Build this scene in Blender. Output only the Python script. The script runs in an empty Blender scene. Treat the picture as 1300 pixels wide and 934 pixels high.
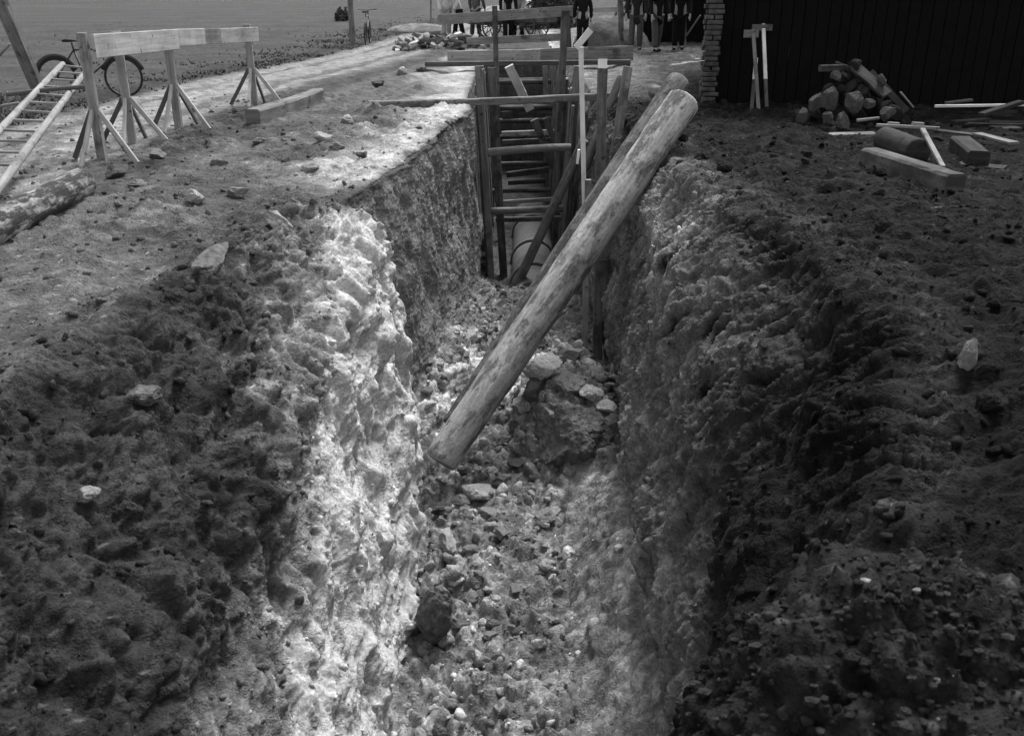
import bpy, bmesh, math, random
import numpy as np
from mathutils import Vector, Matrix, Euler
R = math.radians
random.seed(7); RNG = np.random.default_rng(11)
S = bpy.context.scene
C = S.collection

# ---------------------------------------------------------------- camera, world, sun, exposure
PITCH = 22.7; CAM_H = 2.0; FPX = 1200.0; CU, CV = 650.0, 467.0
cd = bpy.data.cameras.new('camera'); cam = bpy.data.objects.new('camera', cd); C.objects.link(cam)
cam.location = (0, 0, CAM_H); cam.rotation_euler = (R(90-PITCH), 0, 0)
cd.sensor_width = 36; cd.lens = 36*FPX/1300; cd.clip_start = .05; cd.clip_end = 2000
cd.dof.use_dof = True; cd.dof.focus_distance = 11.0; cd.dof.aperture_fstop = 5.0
S.camera = cam
S.render.resolution_x = 1024; S.render.resolution_y = 735
SUN_EL, SUN_AZ = 58, 24      # azimuth clockwise from +Y (from the right, slightly beyond)
w = bpy.data.worlds.new('World'); S.world = w; w.use_nodes = True
nt = w.node_tree; nt.nodes.clear()
sky = nt.nodes.new('ShaderNodeTexSky'); sky.sky_type = 'NISHITA'; sky.sun_disc = False
sky.sun_elevation = R(SUN_EL); sky.sun_rotation = R(SUN_AZ); sky.air_density = 1.0; sky.dust_density = 3.0
bw = nt.nodes.new('ShaderNodeRGBToBW'); bg = nt.nodes.new('ShaderNodeBackground'); wo = nt.nodes.new('ShaderNodeOutputWorld')
bg.inputs[1].default_value = .13
nt.links.new(sky.outputs[0], bw.inputs[0]); nt.links.new(bw.outputs[0], bg.inputs[0]); nt.links.new(bg.outputs[0], wo.inputs[0])
sl = bpy.data.lights.new('sun', 'SUN'); sl.energy = 1.5; sl.angle = R(18); sl.color = (1, 1, 1)
so = bpy.data.objects.new('sun', sl); C.objects.link(so)
sd = Vector((math.sin(R(SUN_AZ))*math.cos(R(SUN_EL)), math.cos(R(SUN_AZ))*math.cos(R(SUN_EL)), math.sin(R(SUN_EL))))
so.rotation_euler = sd.to_track_quat('Z', 'Y').to_euler()
S.view_settings.view_transform = 'Standard'; S.view_settings.look = 'None'
S.view_settings.gamma = 1; S.view_settings.exposure = 1.22

# ---------------------------------------------------------------- measuring helpers
sp, cp = math.sin(R(PITCH)), math.cos(R(PITCH))
def ray(u, v):
    a = (u-CU)/FPX; b = (CV-v)/FPX
    return Vector((a, cp + b*sp, -sp + b*cp))
def P(u, v, Y):
    d = ray(u, v); return Vector((0, 0, CAM_H)) + d*(Y/d.y)
def G(u, v, z=0.0):
    d = ray(u, v); return Vector((0, 0, CAM_H)) + d*((z-CAM_H)/d.z)

# ---------------------------------------------------------------- numpy noise
_perm = RNG.permutation(256); _perm = np.concatenate([_perm, _perm, _perm])
_grad = RNG.normal(size=(256, 3)); _grad /= np.linalg.norm(_grad, axis=1)[:, None]
def noise3(p):
    i = np.floor(p).astype(np.int64); f = p - i; i &= 255
    u = f*f*f*(f*(f*6-15)+10); out = 0
    for dx in (0, 1):
        for dy in (0, 1):
            for dz in (0, 1):
                h = _perm[_perm[_perm[(i[:, 0]+dx) & 255]+((i[:, 1]+dy) & 255)]+((i[:, 2]+dz) & 255)]
                g = _grad[h]
                d = g[:, 0]*(f[:, 0]-dx)+g[:, 1]*(f[:, 1]-dy)+g[:, 2]*(f[:, 2]-dz)
                wt = (u[:, 0] if dx else 1-u[:, 0])*(u[:, 1] if dy else 1-u[:, 1])*(u[:, 2] if dz else 1-u[:, 2])
                out = out + d*wt
    return out*1.5
def fbm(p, octs=4, gain=.5, ridge=False):
    a = 1; s = 0; t = 0
    for k in range(octs):
        n = noise3(p*(2.03**k) + 17.3*k)
        s = s + a*((1-2*np.abs(n)) if ridge else n); t += a; a *= gain
    return s/t
def cells(p):
    """distance to nearest jittered cell point (F1) and a random value of that cell"""
    i = np.floor(p).astype(np.int64); best = np.full(len(p), 9.0); second = np.full(len(p), 9.0); val = np.zeros(len(p))
    for dx in (-1, 0, 1):
        for dy in (-1, 0, 1):
            for dz in (-1, 0, 1):
                c = i + np.array([dx, dy, dz]); cc = c & 255
                h = _perm[_perm[_perm[cc[:, 0]]+cc[:, 1]]+cc[:, 2]]
                q = c + .5 + .42*_grad[h]
                d = np.sqrt(((p-q)**2).sum(1))
                m = d < best
                second = np.where(m, best, np.minimum(second, d)); val = np.where(m, h/255.0, val); best = np.where(m, d, best)
    return best, second, val
def cellsm(p, mask):
    a = np.full(len(p), .6); b = np.full(len(p), .9); c = np.full(len(p), .5); r = cells(p[mask]); a[mask], b[mask], c[mask] = r
    return a, b, c
def sstep(a, b, x):
    t = np.clip((x-a)/(b-a), 0, 1); return t*t*(3-2*t)

# ---------------------------------------------------------------- materials
def newmat(name):
    m = bpy.data.materials.new(name); m.use_nodes = True; n = m.node_tree; n.nodes.clear()
    o = n.nodes.new('ShaderNodeOutputMaterial'); b = n.nodes.new('ShaderNodeBsdfPrincipled'); n.links.new(b.outputs[0], o.inputs[0])
    return m, n, b
def grey(v): return (v, v, v, 1)
def ramp(n, src, stops):
    r = n.nodes.new('ShaderNodeValToRGB'); n.links.new(src, r.inputs[0]); e = r.color_ramp.elements
    while len(e) < len(stops): e.new(.5)
    for k, (p, v) in enumerate(stops): e[k].position = p; e[k].color = grey(v)
    return r.outputs[0]
def mathn(n, op, a, b=None, c=None):
    m = n.nodes.new('ShaderNodeMath'); m.operation = op
    for k, x in enumerate((a, b, c)):
        if x is None: continue
        if isinstance(x, (int, float)): m.inputs[k].default_value = x
        else: n.links.new(x, m.inputs[k])
    return m.outputs[0]
def noisen(n, vec, scale, detail=6, rough=.6):
    t = n.nodes.new('ShaderNodeTexNoise'); t.inputs['Scale'].default_value = scale; t.inputs['Detail'].default_value = detail
    t.inputs['Roughness'].default_value = rough; n.links.new(vec, t.inputs['Vector']); return t.outputs[0]
def bumpn(n, h, strength, dist, bs):
    b = n.nodes.new('ShaderNodeBump'); b.inputs['Strength'].default_value = strength; b.inputs['Distance'].default_value = dist
    n.links.new(h, b.inputs['Height']); n.links.new(b.outputs[0], bs.inputs['Normal']); return b
def soil_mat(name='soil', contrast=(.70, 1.32), bump=.020):
    m, n, b = newmat(name)
    at = n.nodes.new('ShaderNodeAttribute'); at.attribute_name = 'tone'
    tc = n.nodes.new('ShaderNodeTexCoord')
    n1 = noisen(n, tc.outputs['Object'], 38, 8, .7); n2 = noisen(n, tc.outputs['Object'], 7, 5, .6)
    f1 = ramp(n, n1, [(.3, contrast[0]), (.7, contrast[1])]); f2 = ramp(n, n2, [(.3, .75), (.7, 1.25)])
    vc = n.nodes.new('ShaderNodeTexVoronoi'); vc.inputs['Scale'].default_value = 60; n.links.new(tc.outputs['Object'], vc.inputs['Vector']); vb = n.nodes.new('ShaderNodeRGBToBW'); n.links.new(vc.outputs['Color'], vb.inputs[0])
    c = mathn(n, 'MULTIPLY', mathn(n, 'MULTIPLY', mathn(n, 'MULTIPLY', at.outputs['Fac'], f1), f2), ramp(n, vb.outputs[0], [(.2, .84), (.75, 1.17)]))
    c = mathn(n, 'MINIMUM', c, .75)
    n.links.new(c, b.inputs['Base Color']); b.inputs['Roughness'].default_value = .95
    b.inputs['Specular IOR Level'].default_value = .15
    # crumbs: two sizes of rounded cells under a warped coordinate
    wv = n.nodes.new('ShaderNodeVectorMath'); wv.operation = 'MULTIPLY_ADD'; wn = n.nodes.new('ShaderNodeTexNoise'); wn.inputs['Scale'].default_value = 16; wn.inputs['Detail'].default_value = 3
    n.links.new(tc.outputs['Object'], wn.inputs['Vector']); n.links.new(wn.outputs['Color'], wv.inputs[0]); wv.inputs[1].default_value = (.05, .05, .05); n.links.new(tc.outputs['Object'], wv.inputs[2])
    def vor(scale):
        v = n.nodes.new('ShaderNodeTexVoronoi'); v.inputs['Scale'].default_value = scale; n.links.new(wv.outputs[0], v.inputs['Vector']); return v
    v1 = vor(38); v2 = vor(95)
    d1 = mathn(n, 'SUBTRACT', 1.0, v1.outputs['Distance']); d2 = mathn(n, 'SUBTRACT', 1.0, v2.outputs['Distance'])
    sw = ramp(n, noisen(n, tc.outputs['Object'], 9, 3, .5), [(.42, .0), (.62, 1)])
    h = mathn(n, 'ADD', mathn(n, 'MULTIPLY', mathn(n, 'MULTIPLY', d1, 1.3), sw), mathn(n, 'MULTIPLY', mathn(n, 'MULTIPLY', d2, .45), ramp(n, noisen(n, tc.outputs['Object'], 4, 3, .5), [(.35, .2), (.6, 1)])))
    h = mathn(n, 'ADD', h, noisen(n, tc.outputs['Object'], 90, 6, .7))
    h = mathn(n, 'MULTIPLY', h, ramp(n, at.outputs['Fac'], [(.16, 1), (.42, .42)]))   # pale clay is cut smoother than topsoil
    bumpn(n, h, 1.0, bump, b)
    return m
def wood_mat(name, tone, var=.35, rough=.75, grain=1.0, knots=True, dirt=.0, dirttone=.05, bump=.003):
    """grain runs along UV.x (metres); object random shifts the pattern"""
    m, n, b = newmat(name)
    uv = n.nodes.new('ShaderNodeUVMap'); uv.uv_map = 'uv'; oi = n.nodes.new('ShaderNodeObjectInfo')
    mp = n.nodes.new('ShaderNodeMapping'); mp.inputs['Scale'].default_value = (1.6, 26*grain, 1)
    cb = n.nodes.new('ShaderNodeCombineXYZ'); n.links.new(mathn(n, 'MULTIPLY', oi.outputs['Random'], 37.0), cb.inputs[0]); n.links.new(mathn(n, 'MULTIPLY', oi.outputs['Random'], 91.0), cb.inputs[2])
    va = n.nodes.new('ShaderNodeVectorMath'); va.operation = 'ADD'; n.links.new(uv.outputs[0], va.inputs[0]); n.links.new(cb.outputs[0], va.inputs[1])
    n.links.new(va.outputs[0], mp.inputs[0])
    g = noisen(n, mp.outputs[0], 1.0, 7, .65); big = noisen(n, va.outputs[0], 3.0, 5, .6); spots = noisen(n, va.outputs[0], 11, 3, .5)
    c = mathn(n, 'MULTIPLY', ramp(n, g, [(.3, tone*(1-var)), (.7, tone*(1+var))]), ramp(n, big, [(.3, .72), (.7, 1.2)]))
    if knots: c = mathn(n, 'MULTIPLY', c, ramp(n, spots, [(.27, .25), (.36, 1)]))
    if dirt > 0:
        d = ramp(n, noisen(n, va.outputs[0], 2.2, 8, .7), [(.62-dirt*.35, 0), (.72-dirt*.3, 1)])
        mx = n.nodes.new('ShaderNodeMix'); mx.data_type = 'FLOAT'; n.links.new(d, mx.inputs[0]); n.links.new(c, mx.inputs[2]); mx.inputs[3].default_value = dirttone
        c = mx.outputs[0]
    n.links.new(c, b.inputs['Base Color']); b.inputs['Roughness'].default_value = rough; b.inputs['Specular IOR Level'].default_value = .25
    bumpn(n, mathn(n, 'ADD', g, big), .8, bump, b)
    return m
def log_mat(name, tone, patch, ptone, ridge=.35):
    """peeled round wood: long streaks, scars where bark or mud clings, knots"""
    m, n, b = newmat(name)
    uv = n.nodes.new('ShaderNodeUVMap'); uv.uv_map = 'uv'
    def mp(sx, sy):
        q = n.nodes.new('ShaderNodeMapping'); q.inputs['Scale'].default_value = (sx, sy, 1); n.links.new(uv.outputs[0], q.inputs[0]); return q.outputs[0]
    g = noisen(n, mp(1.2, 16), 1.0, 9, .7); g2 = noisen(n, mp(5, 40), 1.0, 6, .7); pt = noisen(n, mp(2.2, 5.5), 1.0, 9, .72); kn = noisen(n, mp(7, 11), 1.0, 2, .4); bl = noisen(n, mp(22, 30), 1.0, 5, .7)
    c = mathn(n, 'MULTIPLY', ramp(n, g, [(.28, tone*(1-ridge)), (.66, tone*(1+ridge))]), ramp(n, g2, [(.3, .75), (.7, 1.18)]))
    c = mathn(n, 'MULTIPLY', c, ramp(n, bl, [(.3, .7), (.65, 1.15)]))
    c = mathn(n, 'MULTIPLY', c, ramp(n, kn, [(.24, .22), (.31, 1)]))
    f = ramp(n, pt, [(.62-patch*.3, 0), (.70-patch*.28, 1)])
    mx = n.nodes.new('ShaderNodeMix'); mx.data_type = 'FLOAT'; n.links.new(f, mx.inputs[0]); n.links.new(c, mx.inputs[2]); n.links.new(ramp(n, bl, [(.3, ptone*.5), (.7, ptone*1.5)]), mx.inputs[3])
    n.links.new(mx.outputs[0], b.inputs['Base Color']); b.inputs['Roughness'].default_value = .8; b.inputs['Specular IOR Level'].default_value = .2
    h = mathn(n, 'ADD', mathn(n, 'ADD', g, g2), mathn(n, 'MULTIPLY', f, -.6)); h = mathn(n, 'ADD', h, ramp(n, kn, [(.22, 0), (.34, 1)])); bumpn(n, h, 1.0, .010, b)
    return m
def plain_mat(name, tone, rough=.8, var=.25, scale=20, spec=.25, bump=.003, metal=0):
    m, n, b = newmat(name); tc = n.nodes.new('ShaderNodeTexCoord')
    t = noisen(n, tc.outputs['Object'], scale, 6, .65)
    n.links.new(ramp(n, t, [(.3, tone*(1-var)), (.7, tone*(1+var))]), b.inputs['Base Color'])
    b.inputs['Roughness'].default_value = rough; b.inputs['Specular IOR Level'].default_value = spec; b.inputs['Metallic'].default_value = metal
    if bump: bumpn(n, t, .8, bump, b)
    return m
SOIL = soil_mat()
W_NEW = wood_mat('new_plank_wood', .40, .26, .75, 1, True, .12, .18)
W_WHITE = wood_mat('whitewashed_wood', .75, .06, .6, 1, False)
W_MID = wood_mat('weathered_wood', .20, .4, .85, 1, True, .25, .06)
W_LIGHTMID = wood_mat('pale_weathered_wood', .27, .35, .85, 1, True, .2, .10)
W_DARK = wood_mat('dark_wood', .10, .4, .85, 1, True)
W_SHORE = wood_mat('muddy_shoring_wood', .12, .6, .9, .6, True, .35, .05, .006)
W_STRUT = wood_mat('muddy_strut_wood', .17, .4, .85, .6, True, .25, .06, .006)
W_LOG = log_mat('peeled_log_wood', .37, .42, .13, .36)
W_LOG2 = log_mat('barked_log_wood', .17, .55, .06, .45)
W_BARK = log_mat('mottled_bark', .28, .65, .03, .5)
W_BLACK = plain_mat('black_paint', .03, .6)
CONC = plain_mat('pipe_concrete', .15, .9, .25, 9, .2, .006)
BRICKM = [plain_mat('brick_%s' % k, t, .92, .35, 26, .15, .004) for k, t in (('pale', .34), ('medium', .17), ('dark', .07), ('white', .55))]
METAL = plain_mat('dark_painted_steel', .03, .45, .2, 20, .5, 0)
RUBBER = plain_mat('tyre_rubber', .02, .8, .2, 20, .3, 0)
STONE = plain_mat('pale_stone', .26, .9, .5, 22, .2, .012)

PILED = plain_mat('dark_stone', .028, .92, .6, 20, .15, .012); PSTONE = plain_mat('dull_stone', .06, .92, .6, 20, .15, .012); W_DKPILE = wood_mat('dark_pile_wood', .035, .5, .9, .7, True, .3, .015); W_PILE = wood_mat('grimy_wood', .075, .5, .9, 1, True, .4, .025)  # darkest stone for the inside of the pile, dark woods for its timbers
# ---------------------------------------------------------------- object helpers
def tag(o, label=None, cat=None, group=None, kind=None):
    if label: o['label'] = label
    if cat: o['category'] = cat
    if group: o['group'] = group
    if kind: o['kind'] = kind
    return o
def thing(name, loc, label, cat, group=None, rz=0):
    o = bpy.data.objects.new(name, None); C.objects.link(o); o.empty_display_size = .2
    o.location = loc; o.rotation_euler = (0, 0, rz)
    return tag(o, label, cat, group)
def link_mesh(name, V, F, U, mat, parent=None, smooth=False, origin=None):
    V = [Vector(v) for v in V]
    if parent is not None: off = origin if origin is not None else Vector(parent.location)
    elif origin is not None: off = Vector(origin)
    else:
        off = Vector((sum(v.x for v in V)/len(V), sum(v.y for v in V)/len(V), min(v.z for v in V)))
    me = bpy.data.meshes.new(name); me.from_pydata([v-off for v in V], [], F); me.update()
    if U:
        l = me.uv_layers.new(name='uv'); l.data.foreach_set('uv', [c for uv in U for c in uv])
    if smooth: me.polygons.foreach_set('use_smooth', [True]*len(me.polygons))
    me.materials.append(mat)
    o = bpy.data.objects.new(name, me); C.objects.link(o)
    if parent is not None: o.parent = parent
    else: o.location = off
    return o
class MB:
    def __init__(s): s.V = []; s.F = []; s.U = []
    def sweep(s, pts, sec, scales=None, up=Vector((0, 0, 1)), jit=0, seed=0, caps=True, twist=0):
        """sec: list of (side, up) offsets; pts: centre line"""
        rnd = random.Random(seed); base = len(s.V); n = len(sec); pts = [Vector(p) for p in pts]
        per = [0]
        for k in range(n): per.append(per[-1] + math.dist(sec[k], sec[(k+1) % n]))
        L = 0
        for i, p in enumerate(pts):
            d = (pts[min(i+1, len(pts)-1)]-pts[max(i-1, 0)]).normalized()
            side = d.cross(up)
            if side.length < 1e-3: side = d.cross(Vector((0, 1, 0)))
            side.normalize(); u2 = side.cross(d).normalized()
            sc = scales[i] if scales else 1.0
            for k, (a, b) in enumerate(sec):
                j = 1 + rnd.uniform(-jit, jit)
                s.V.append(p + side*a*sc*j + u2*b*sc*j)
        for i in range(len(pts)-1):
            l0 = L; L += (pts[i+1]-pts[i]).length
            for k in range(n):
                k2 = (k+1) % n
                s.F.append((base+i*n+k, base+i*n+k2, base+(i+1)*n+k2, base+(i+1)*n+k))
                s.U += [(l0, per[k]), (l0, per[k+1]), (L, per[k+1]), (L, per[k])]
        if caps:
            s.F.append(tuple(base+k for k in reversed(range(n)))); s.U += [(sec[k][0]*.2, sec[k][1]) for k in reversed(range(n))]
            e = base+(len(pts)-1)*n
            s.F.append(tuple(e+k for k in range(n))); s.U += [(sec[k][0]*.2, sec[k][1]) for k in range(n)]
        return s
    def plank(s, a, b, w, t, up=Vector((0, 0, 1)), seg=6, bend=0, jit=.02, seed=0, ch=None):
        a = Vector(a); b = Vector(b); c = ch if ch is not None else min(w, t)*.12
        x, y = w/2, t/2
        sec = [(-x, -y+c), (-x+c, -y), (x-c, -y), (x, -y+c), (x, y-c), (x-c, y), (-x+c, y), (-x, y-c)]
        up = Vector(up); d = (b-a).normalized(); side = d.cross(up)
        u2 = side.cross(d).normalized() if side.length > 1e-3 else Vector((0, 0, 1))
        pts = [a.lerp(b, i/seg) + u2*bend*math.sin(math.pi*i/seg) for i in range(seg+1)]
        return s.sweep(pts, sec, None, up, jit, seed)
    def log(s, a, b, r0, r1, n=18, seg=24, bump=.05, bend=0, seed=0, endround=True):
        a = Vector(a); b = Vector(b); L = (b-a).length; rnd = random.Random(seed)
        ph = rnd.random()*6.28; bd = Vector((rnd.uniform(-1, 1), rnd.uniform(-1, 1), rnd.uniform(-1, 1)))*bend
        ts = [0, .006/max(L, .1)*3] + [k/seg for k in range(1, seg)] + [1-.006/max(L, .1)*3, 1]
        pts = [a.lerp(b, t) + bd*math.sin(math.pi*t) for t in ts]
        d = (b-a).normalized(); up = Vector((0, 0, 1)) if abs(d.z) < .9 else Vector((0, 1, 0))
        base = len(s.V); L0 = 0; P2 = np.array([[t*L*1.7+seed, 0, 0] for t in ts])
        side = d.cross(up).normalized(); u2 = side.cross(d).normalized()
        ang = [2*math.pi*k/n for k in range(n)]
        q = np.array([[t*L*1.3+seed*3.1, math.cos(g)*.8, math.sin(g)*.8] for t in ts for g in ang]); nz = noise3(q)*1.0 + noise3(q*3.1)*.5
        q3 = noise3(q*np.array([4, 3, 3])+5)
        for i, p in enumerate(pts):
            t = ts[i]; r = r0+(r1-r0)*t
            e = .93 if (i in (0, len(pts)-1) and endround) else 1
            for k, g in enumerate(ang):
                rr = r*e*(1+bump*nz[i*n+k]+bump*.6*max(0, q3[i*n+k]-.25)*2)
                s.V.append(p + side*math.cos(g)*rr + u2*math.sin(g)*rr)
        for i in range(len(pts)-1):
            l0 = ts[i]*L; l1 = ts[i+1]*L
            for k in range(n):
                k2 = (k+1) % n; p0 = k/n*6.283*r0; p1 = (k+1)/n*6.283*r0
                s.F.append((base+i*n+k, base+(i+1)*n+k, base+(i+1)*n+k2, base+i*n+k2)); s.U += [(l0, p0), (l1, p0), (l1, p1), (l0, p1)]
        s.F.append(tuple(base+k for k in range(n))); s.U += [(math.cos(g)*.05, math.sin(g)*r0) for g in ang]
        e = base+(len(pts)-1)*n
        s.F.append(tuple(e+k for k in reversed(range(n)))); s.U += [(math.cos(g)*.05, math.sin(g)*r1) for g in reversed(ang)]
        return s
    def tube(s, pts, r, n=8):
        return s.sweep(pts, [(r*math.cos(-2*math.pi*k/n), r*math.sin(-2*math.pi*k/n)) for k in range(n)])
    def torus(s, c, rad, r, axis='Y', n=32, m=8):
        c = Vector(c); base = len(s.V)
        for i in range(n):
            a = 2*math.pi*i/n
            for j in range(m):
                b = 2*math.pi*j/m; q = rad + r*math.cos(b)
                if axis == 'Y': v = Vector((q*math.cos(a), r*math.sin(b), q*math.sin(a)))
                elif axis == 'X': v = Vector((r*math.sin(b), q*math.cos(a), q*math.sin(a)))
                else: v = Vector((q*math.cos(a), q*math.sin(a), r*math.sin(b)))
                s.V.append(c+v)
        for i in range(n):
            for j in range(m):
                i2 = (i+1) % n; j2 = (j+1) % m
                s.F.append((base+i*m+j, base+i2*m+j, base+i2*m+j2, base+i*m+j2)); s.U += [(0, 0), (0, 1), (1, 1), (1, 0)]
        return s
    def build(s, name, mat, parent=None, smooth=False, origin=None):
        return link_mesh(name, s.V, s.F, s.U, mat, parent, smooth, origin)
def one(name, mb, mat, label, cat, group=None, smooth=False):
    return tag(mb.build(name, mat, None, smooth), label, cat, group)
ORD = 'first second third fourth fifth sixth seventh eighth ninth tenth eleventh twelfth thirteenth fourteenth fifteenth sixteenth seventeenth eighteenth nineteenth twentieth'.split()
ORD += ['twenty '+q for q in ORD[:9]]+['thirtieth']+['thirty '+q for q in ORD[:9]]+['fortieth']+['forty '+q for q in ORD[:9]]+['fiftieth']+['fifty '+q for q in ORD[:9]]+['sixtieth']+['sixty '+q for q in ORD[:9]]
def copy_tree(o, parent=None):
    c = o.copy(); C.objects.link(c)
    if parent is not None: c.parent = parent
    for ch in list(o.children): copy_tree(ch, c)
    return c
def ico(sub):
    bm = bmesh.new(); bmesh.ops.create_icosphere(bm, subdivisions=sub, radius=1)
    V = np.array([v.co[:] for v in bm.verts]); F = np.array([[v.index for v in f.verts] for f in bm.faces]); bm.free(); return V, F
ICO1, ICO2, ICO3, ICO4 = ico(1), ico(2), ico(3), ico(4)
def rockverts(base, seed, cuts=9, rough=.12, flat=(1, .8, .6)):
    r = np.random.default_rng(seed); V = base.copy()
    for k in range(cuts):
        nn = r.normal(size=3); nn /= np.linalg.norm(nn); d = r.uniform(.45, .85)
        e = V@nn-d; V = V - np.maximum(e, 0)[:, None]*nn
    V += V*(fbm(V*2.2+seed*7.7, 6 if len(V) > 2000 else 3)*rough)[:, None]
    if len(V) > 2000: V += V*(fbm(V*np.array([3, 3, 9.])+5, 4, .6, True)*.05)[:, None]
    return V*np.array(flat)

# ---------------------------------------------------------------- the ground: one swept sheet with the trench cut in it
# columns: far left ... left crest, slope, wall, foot, floor, floor, foot, wall, slope, right crest ... far right   (x, z)
ROWS = [
 (-8,  [(-400,0),(-16,0),(-6,0),(-3.8,.05),(-3.2,.10),(-2.2,-.7),(-1.5,-1.8),(-.95,-2.9),(-.3,-2.95),(.2,-2.9),(.62,-2.7),(.66,-1.8),(.70,-.7),(.82,-.1),(1.6,.15),(5,0),(16,0),(400,0)]),
 (1.0, [(-400,0),(-16,0),(-6,0),(-3.4,.0),(-2.9,.04),(-1.95,-.8),(-1.35,-1.8),(-.9,-2.9),(-.3,-2.95),(.2,-2.9),(.62,-2.7),(.64,-1.8),(.66,-.7),(.72,-.15),(1.6,.05),(5,.05),(16,0),(400,0)]),
 (2.5, [(-400,0),(-16,0),(-6,0),(-3.2,.0),(-2.75,.04),(-1.8,-.85),(-1.2,-1.85),(-.85,-2.9),(-.3,-2.95),(.3,-2.85),(.68,-2.6),(.70,-1.7),(.72,-.7),(.78,-.15),(1.6,.05),(5,.05),(16,0),(400,0)]),
 (3.3, [(-400,0),(-16,0),(-6,0),(-3.1,.0),(-2.68,.04),(-1.75,-.85),(-1.15,-1.85),(-.83,-2.9),(-.3,-2.95),(.35,-2.8),(.85,-2.5),(.92,-1.6),(1.08,-.7),(1.5,-.02),(2.2,.2),(5,.08),(16,0),(400,0)]),
 (4.6, [(-400,0),(-16,0),(-6,0),(-3.0,-.02),(-2.52,.04),(-1.58,-.88),(-1.13,-1.85),(-.86,-2.9),(-.3,-2.95),(.45,-2.75),(1.0,-2.3),(1.14,-1.5),(1.42,-.55),(2.05,.22),(2.9,.40),(5.2,.10),(16,0),(400,0)]),
 (6.9, [(-400,0),(-16,0),(-6,0),(-2.7,-.03),(-2.28,.05),(-1.38,-.50),(-1.10,-1.5),(-.90,-2.9),(-.3,-2.9),(.45,-2.75),(1.04,-2.35),(1.14,-1.4),(1.34,-.45),(2.0,.16),(2.9,.30),(5.2,.08),(16,0),(400,0)]),
 (8.05,[(-400,0),(-16,0),(-6,0),(-2.4,.0),(-1.95,.03),(-1.28,-.16),(-1.08,-.9),(-.93,-2.85),(-.35,-2.85),(.45,-2.7),(1.12,-2.45),(1.22,-1.4),(1.4,-.45),(1.9,.10),(2.8,.20),(5.2,.05),(16,0),(400,0)]),
 (8.45,[(-400,0),(-16,0),(-6,0),(-2.2,.0),(-1.75,.02),(-1.26,-.16),(-1.12,-.9),(-1.0,-2.85),(-.35,-2.85),(.5,-2.7),(1.16,-2.5),(1.26,-1.4),(1.43,-.45),(1.86,.08),(2.8,.18),(5.2,.05),(16,0),(400,0)]),
 (8.95,[(-400,0),(-16,0),(-6,0),(-2.1,.0),(-1.55,.01),(-1.49,-.14),(-1.43,-1.2),(-1.15,-2.45),(-.6,-2.8),(.5,-2.75),(1.22,-2.6),(1.32,-1.4),(1.47,-.4),(1.80,.06),(2.7,.15),(5.2,.05),(16,0),(400,0)]),
 (12,  [(-400,0),(-16,0),(-6,0),(-1.7,.0),(-1.10,.01),(-1.07,-.12),(-1.0,-1.3),(-.76,-2.4),(-.2,-2.85),(.6,-3.0),(1.42,-2.9),(1.46,-1.4),(1.52,-.3),(1.68,.04),(2.6,.1),(5.2,.03),(16,0),(400,0)]),
 (15.3,[(-400,0),(-16,0),(-6,0),(-1.3,.0),(-.66,.0),(-.65,-.12),(-.62,-1.2),(-.52,-2.8),(-.2,-3.1),(.6,-3.1),(1.12,-3.0),(1.25,-1.4),(1.42,-.3),(1.60,.02),(2.5,.06),(5.2,.02),(16,0),(400,0)]),
 (17,  [(-400,0),(-16,0),(-6,0),(-1.4,.0),(-.78,.0),(-.76,-.12),(-.74,-1.2),(-.70,-3.0),(-.2,-3.15),(.6,-3.15),(1.1,-3.1),(1.2,-1.4),(1.32,-.3),(1.45,.01),(2.5,.04),(5.2,.02),(16,0),(400,0)]),
 (26.3, [(-400,0),(-16,0),(-6,0),(-1.4,.0),(-.78,.0),(-.76,-.12),(-.74,-1.2),(-.70,-3.0),(-.2,-3.15),(.6,-3.15),(1.1,-3.1),(1.2,-1.4),(1.32,-.3),(1.45,.01),(2.5,.04),(5.2,.02),(16,0),(400,0)]),
 (27.4, [(-400,0),(-16,0),(-6,0),(-1.4,.0),(-.78,.0),(-.76,0),(-.74,0),(-.70,0),(-.2,0),(.6,0),(1.1,0),(1.2,0),(1.32,0),(1.45,.0),(2.5,.0),(5.2,.0),(16,0),(400,0)]),
 (700, [(-400,0),(-16,0),(-6,0),(-1.4,.0),(-.78,.0),(-.76,0),(-.74,0),(-.70,0),(-.2,0),(.6,0),(1.1,0),(1.2,0),(1.32,0),(1.45,.0),(2.5,.0),(5.2,.0),(16,0),(400,0)]),
]
Q = 1.0
SEG = [int(k*Q) for k in (40, 90, 150, 40, 95, 95, 85, 40, 50, 40, 60, 80, 70, 75, 110, 80, 30)]
ys = [-8.0]
while ys[-1] < 1.2: ys.append(ys[-1]+.12)
while ys[-1] < 17: ys.append(ys[-1]+(.017+.0012*max(ys[-1]-4, 0))/Q)
while ys[-1] < 36.5: ys.append(ys[-1]+.07/Q)
st = .1
while ys[-1] < 690: ys.append(ys[-1]+st); st *= 1.045
ys = np.array(ys); NY = len(ys)
yk = np.array([r[0] for r in ROWS]); tab = np.array([r[1] for r in ROWS])      # rows, cols, 2
sc_x = []                                                                    # column parameter
for c, n in enumerate(SEG):
    t = np.arange(n)/n
    if c == 0: t = 1-(1-t)**3.0
    if c == 16: t = t**3.0
    if c == 1: t = 1-(1-t)**1.5
    if c == 15: t = t**1.5
    sc_x.append(c+t)
sc_x = np.append(np.concatenate(sc_x), 17.0); NX = len(sc_x)
TX = np.stack([np.interp(ys, yk, tab[:, c, 0]) for c in range(18)], 1); TZ = np.stack([np.interp(ys, yk, tab[:, c, 1]) for c in range(18)], 1)
ci = np.minimum(sc_x.astype(int), 16); cf = sc_x-ci
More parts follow.
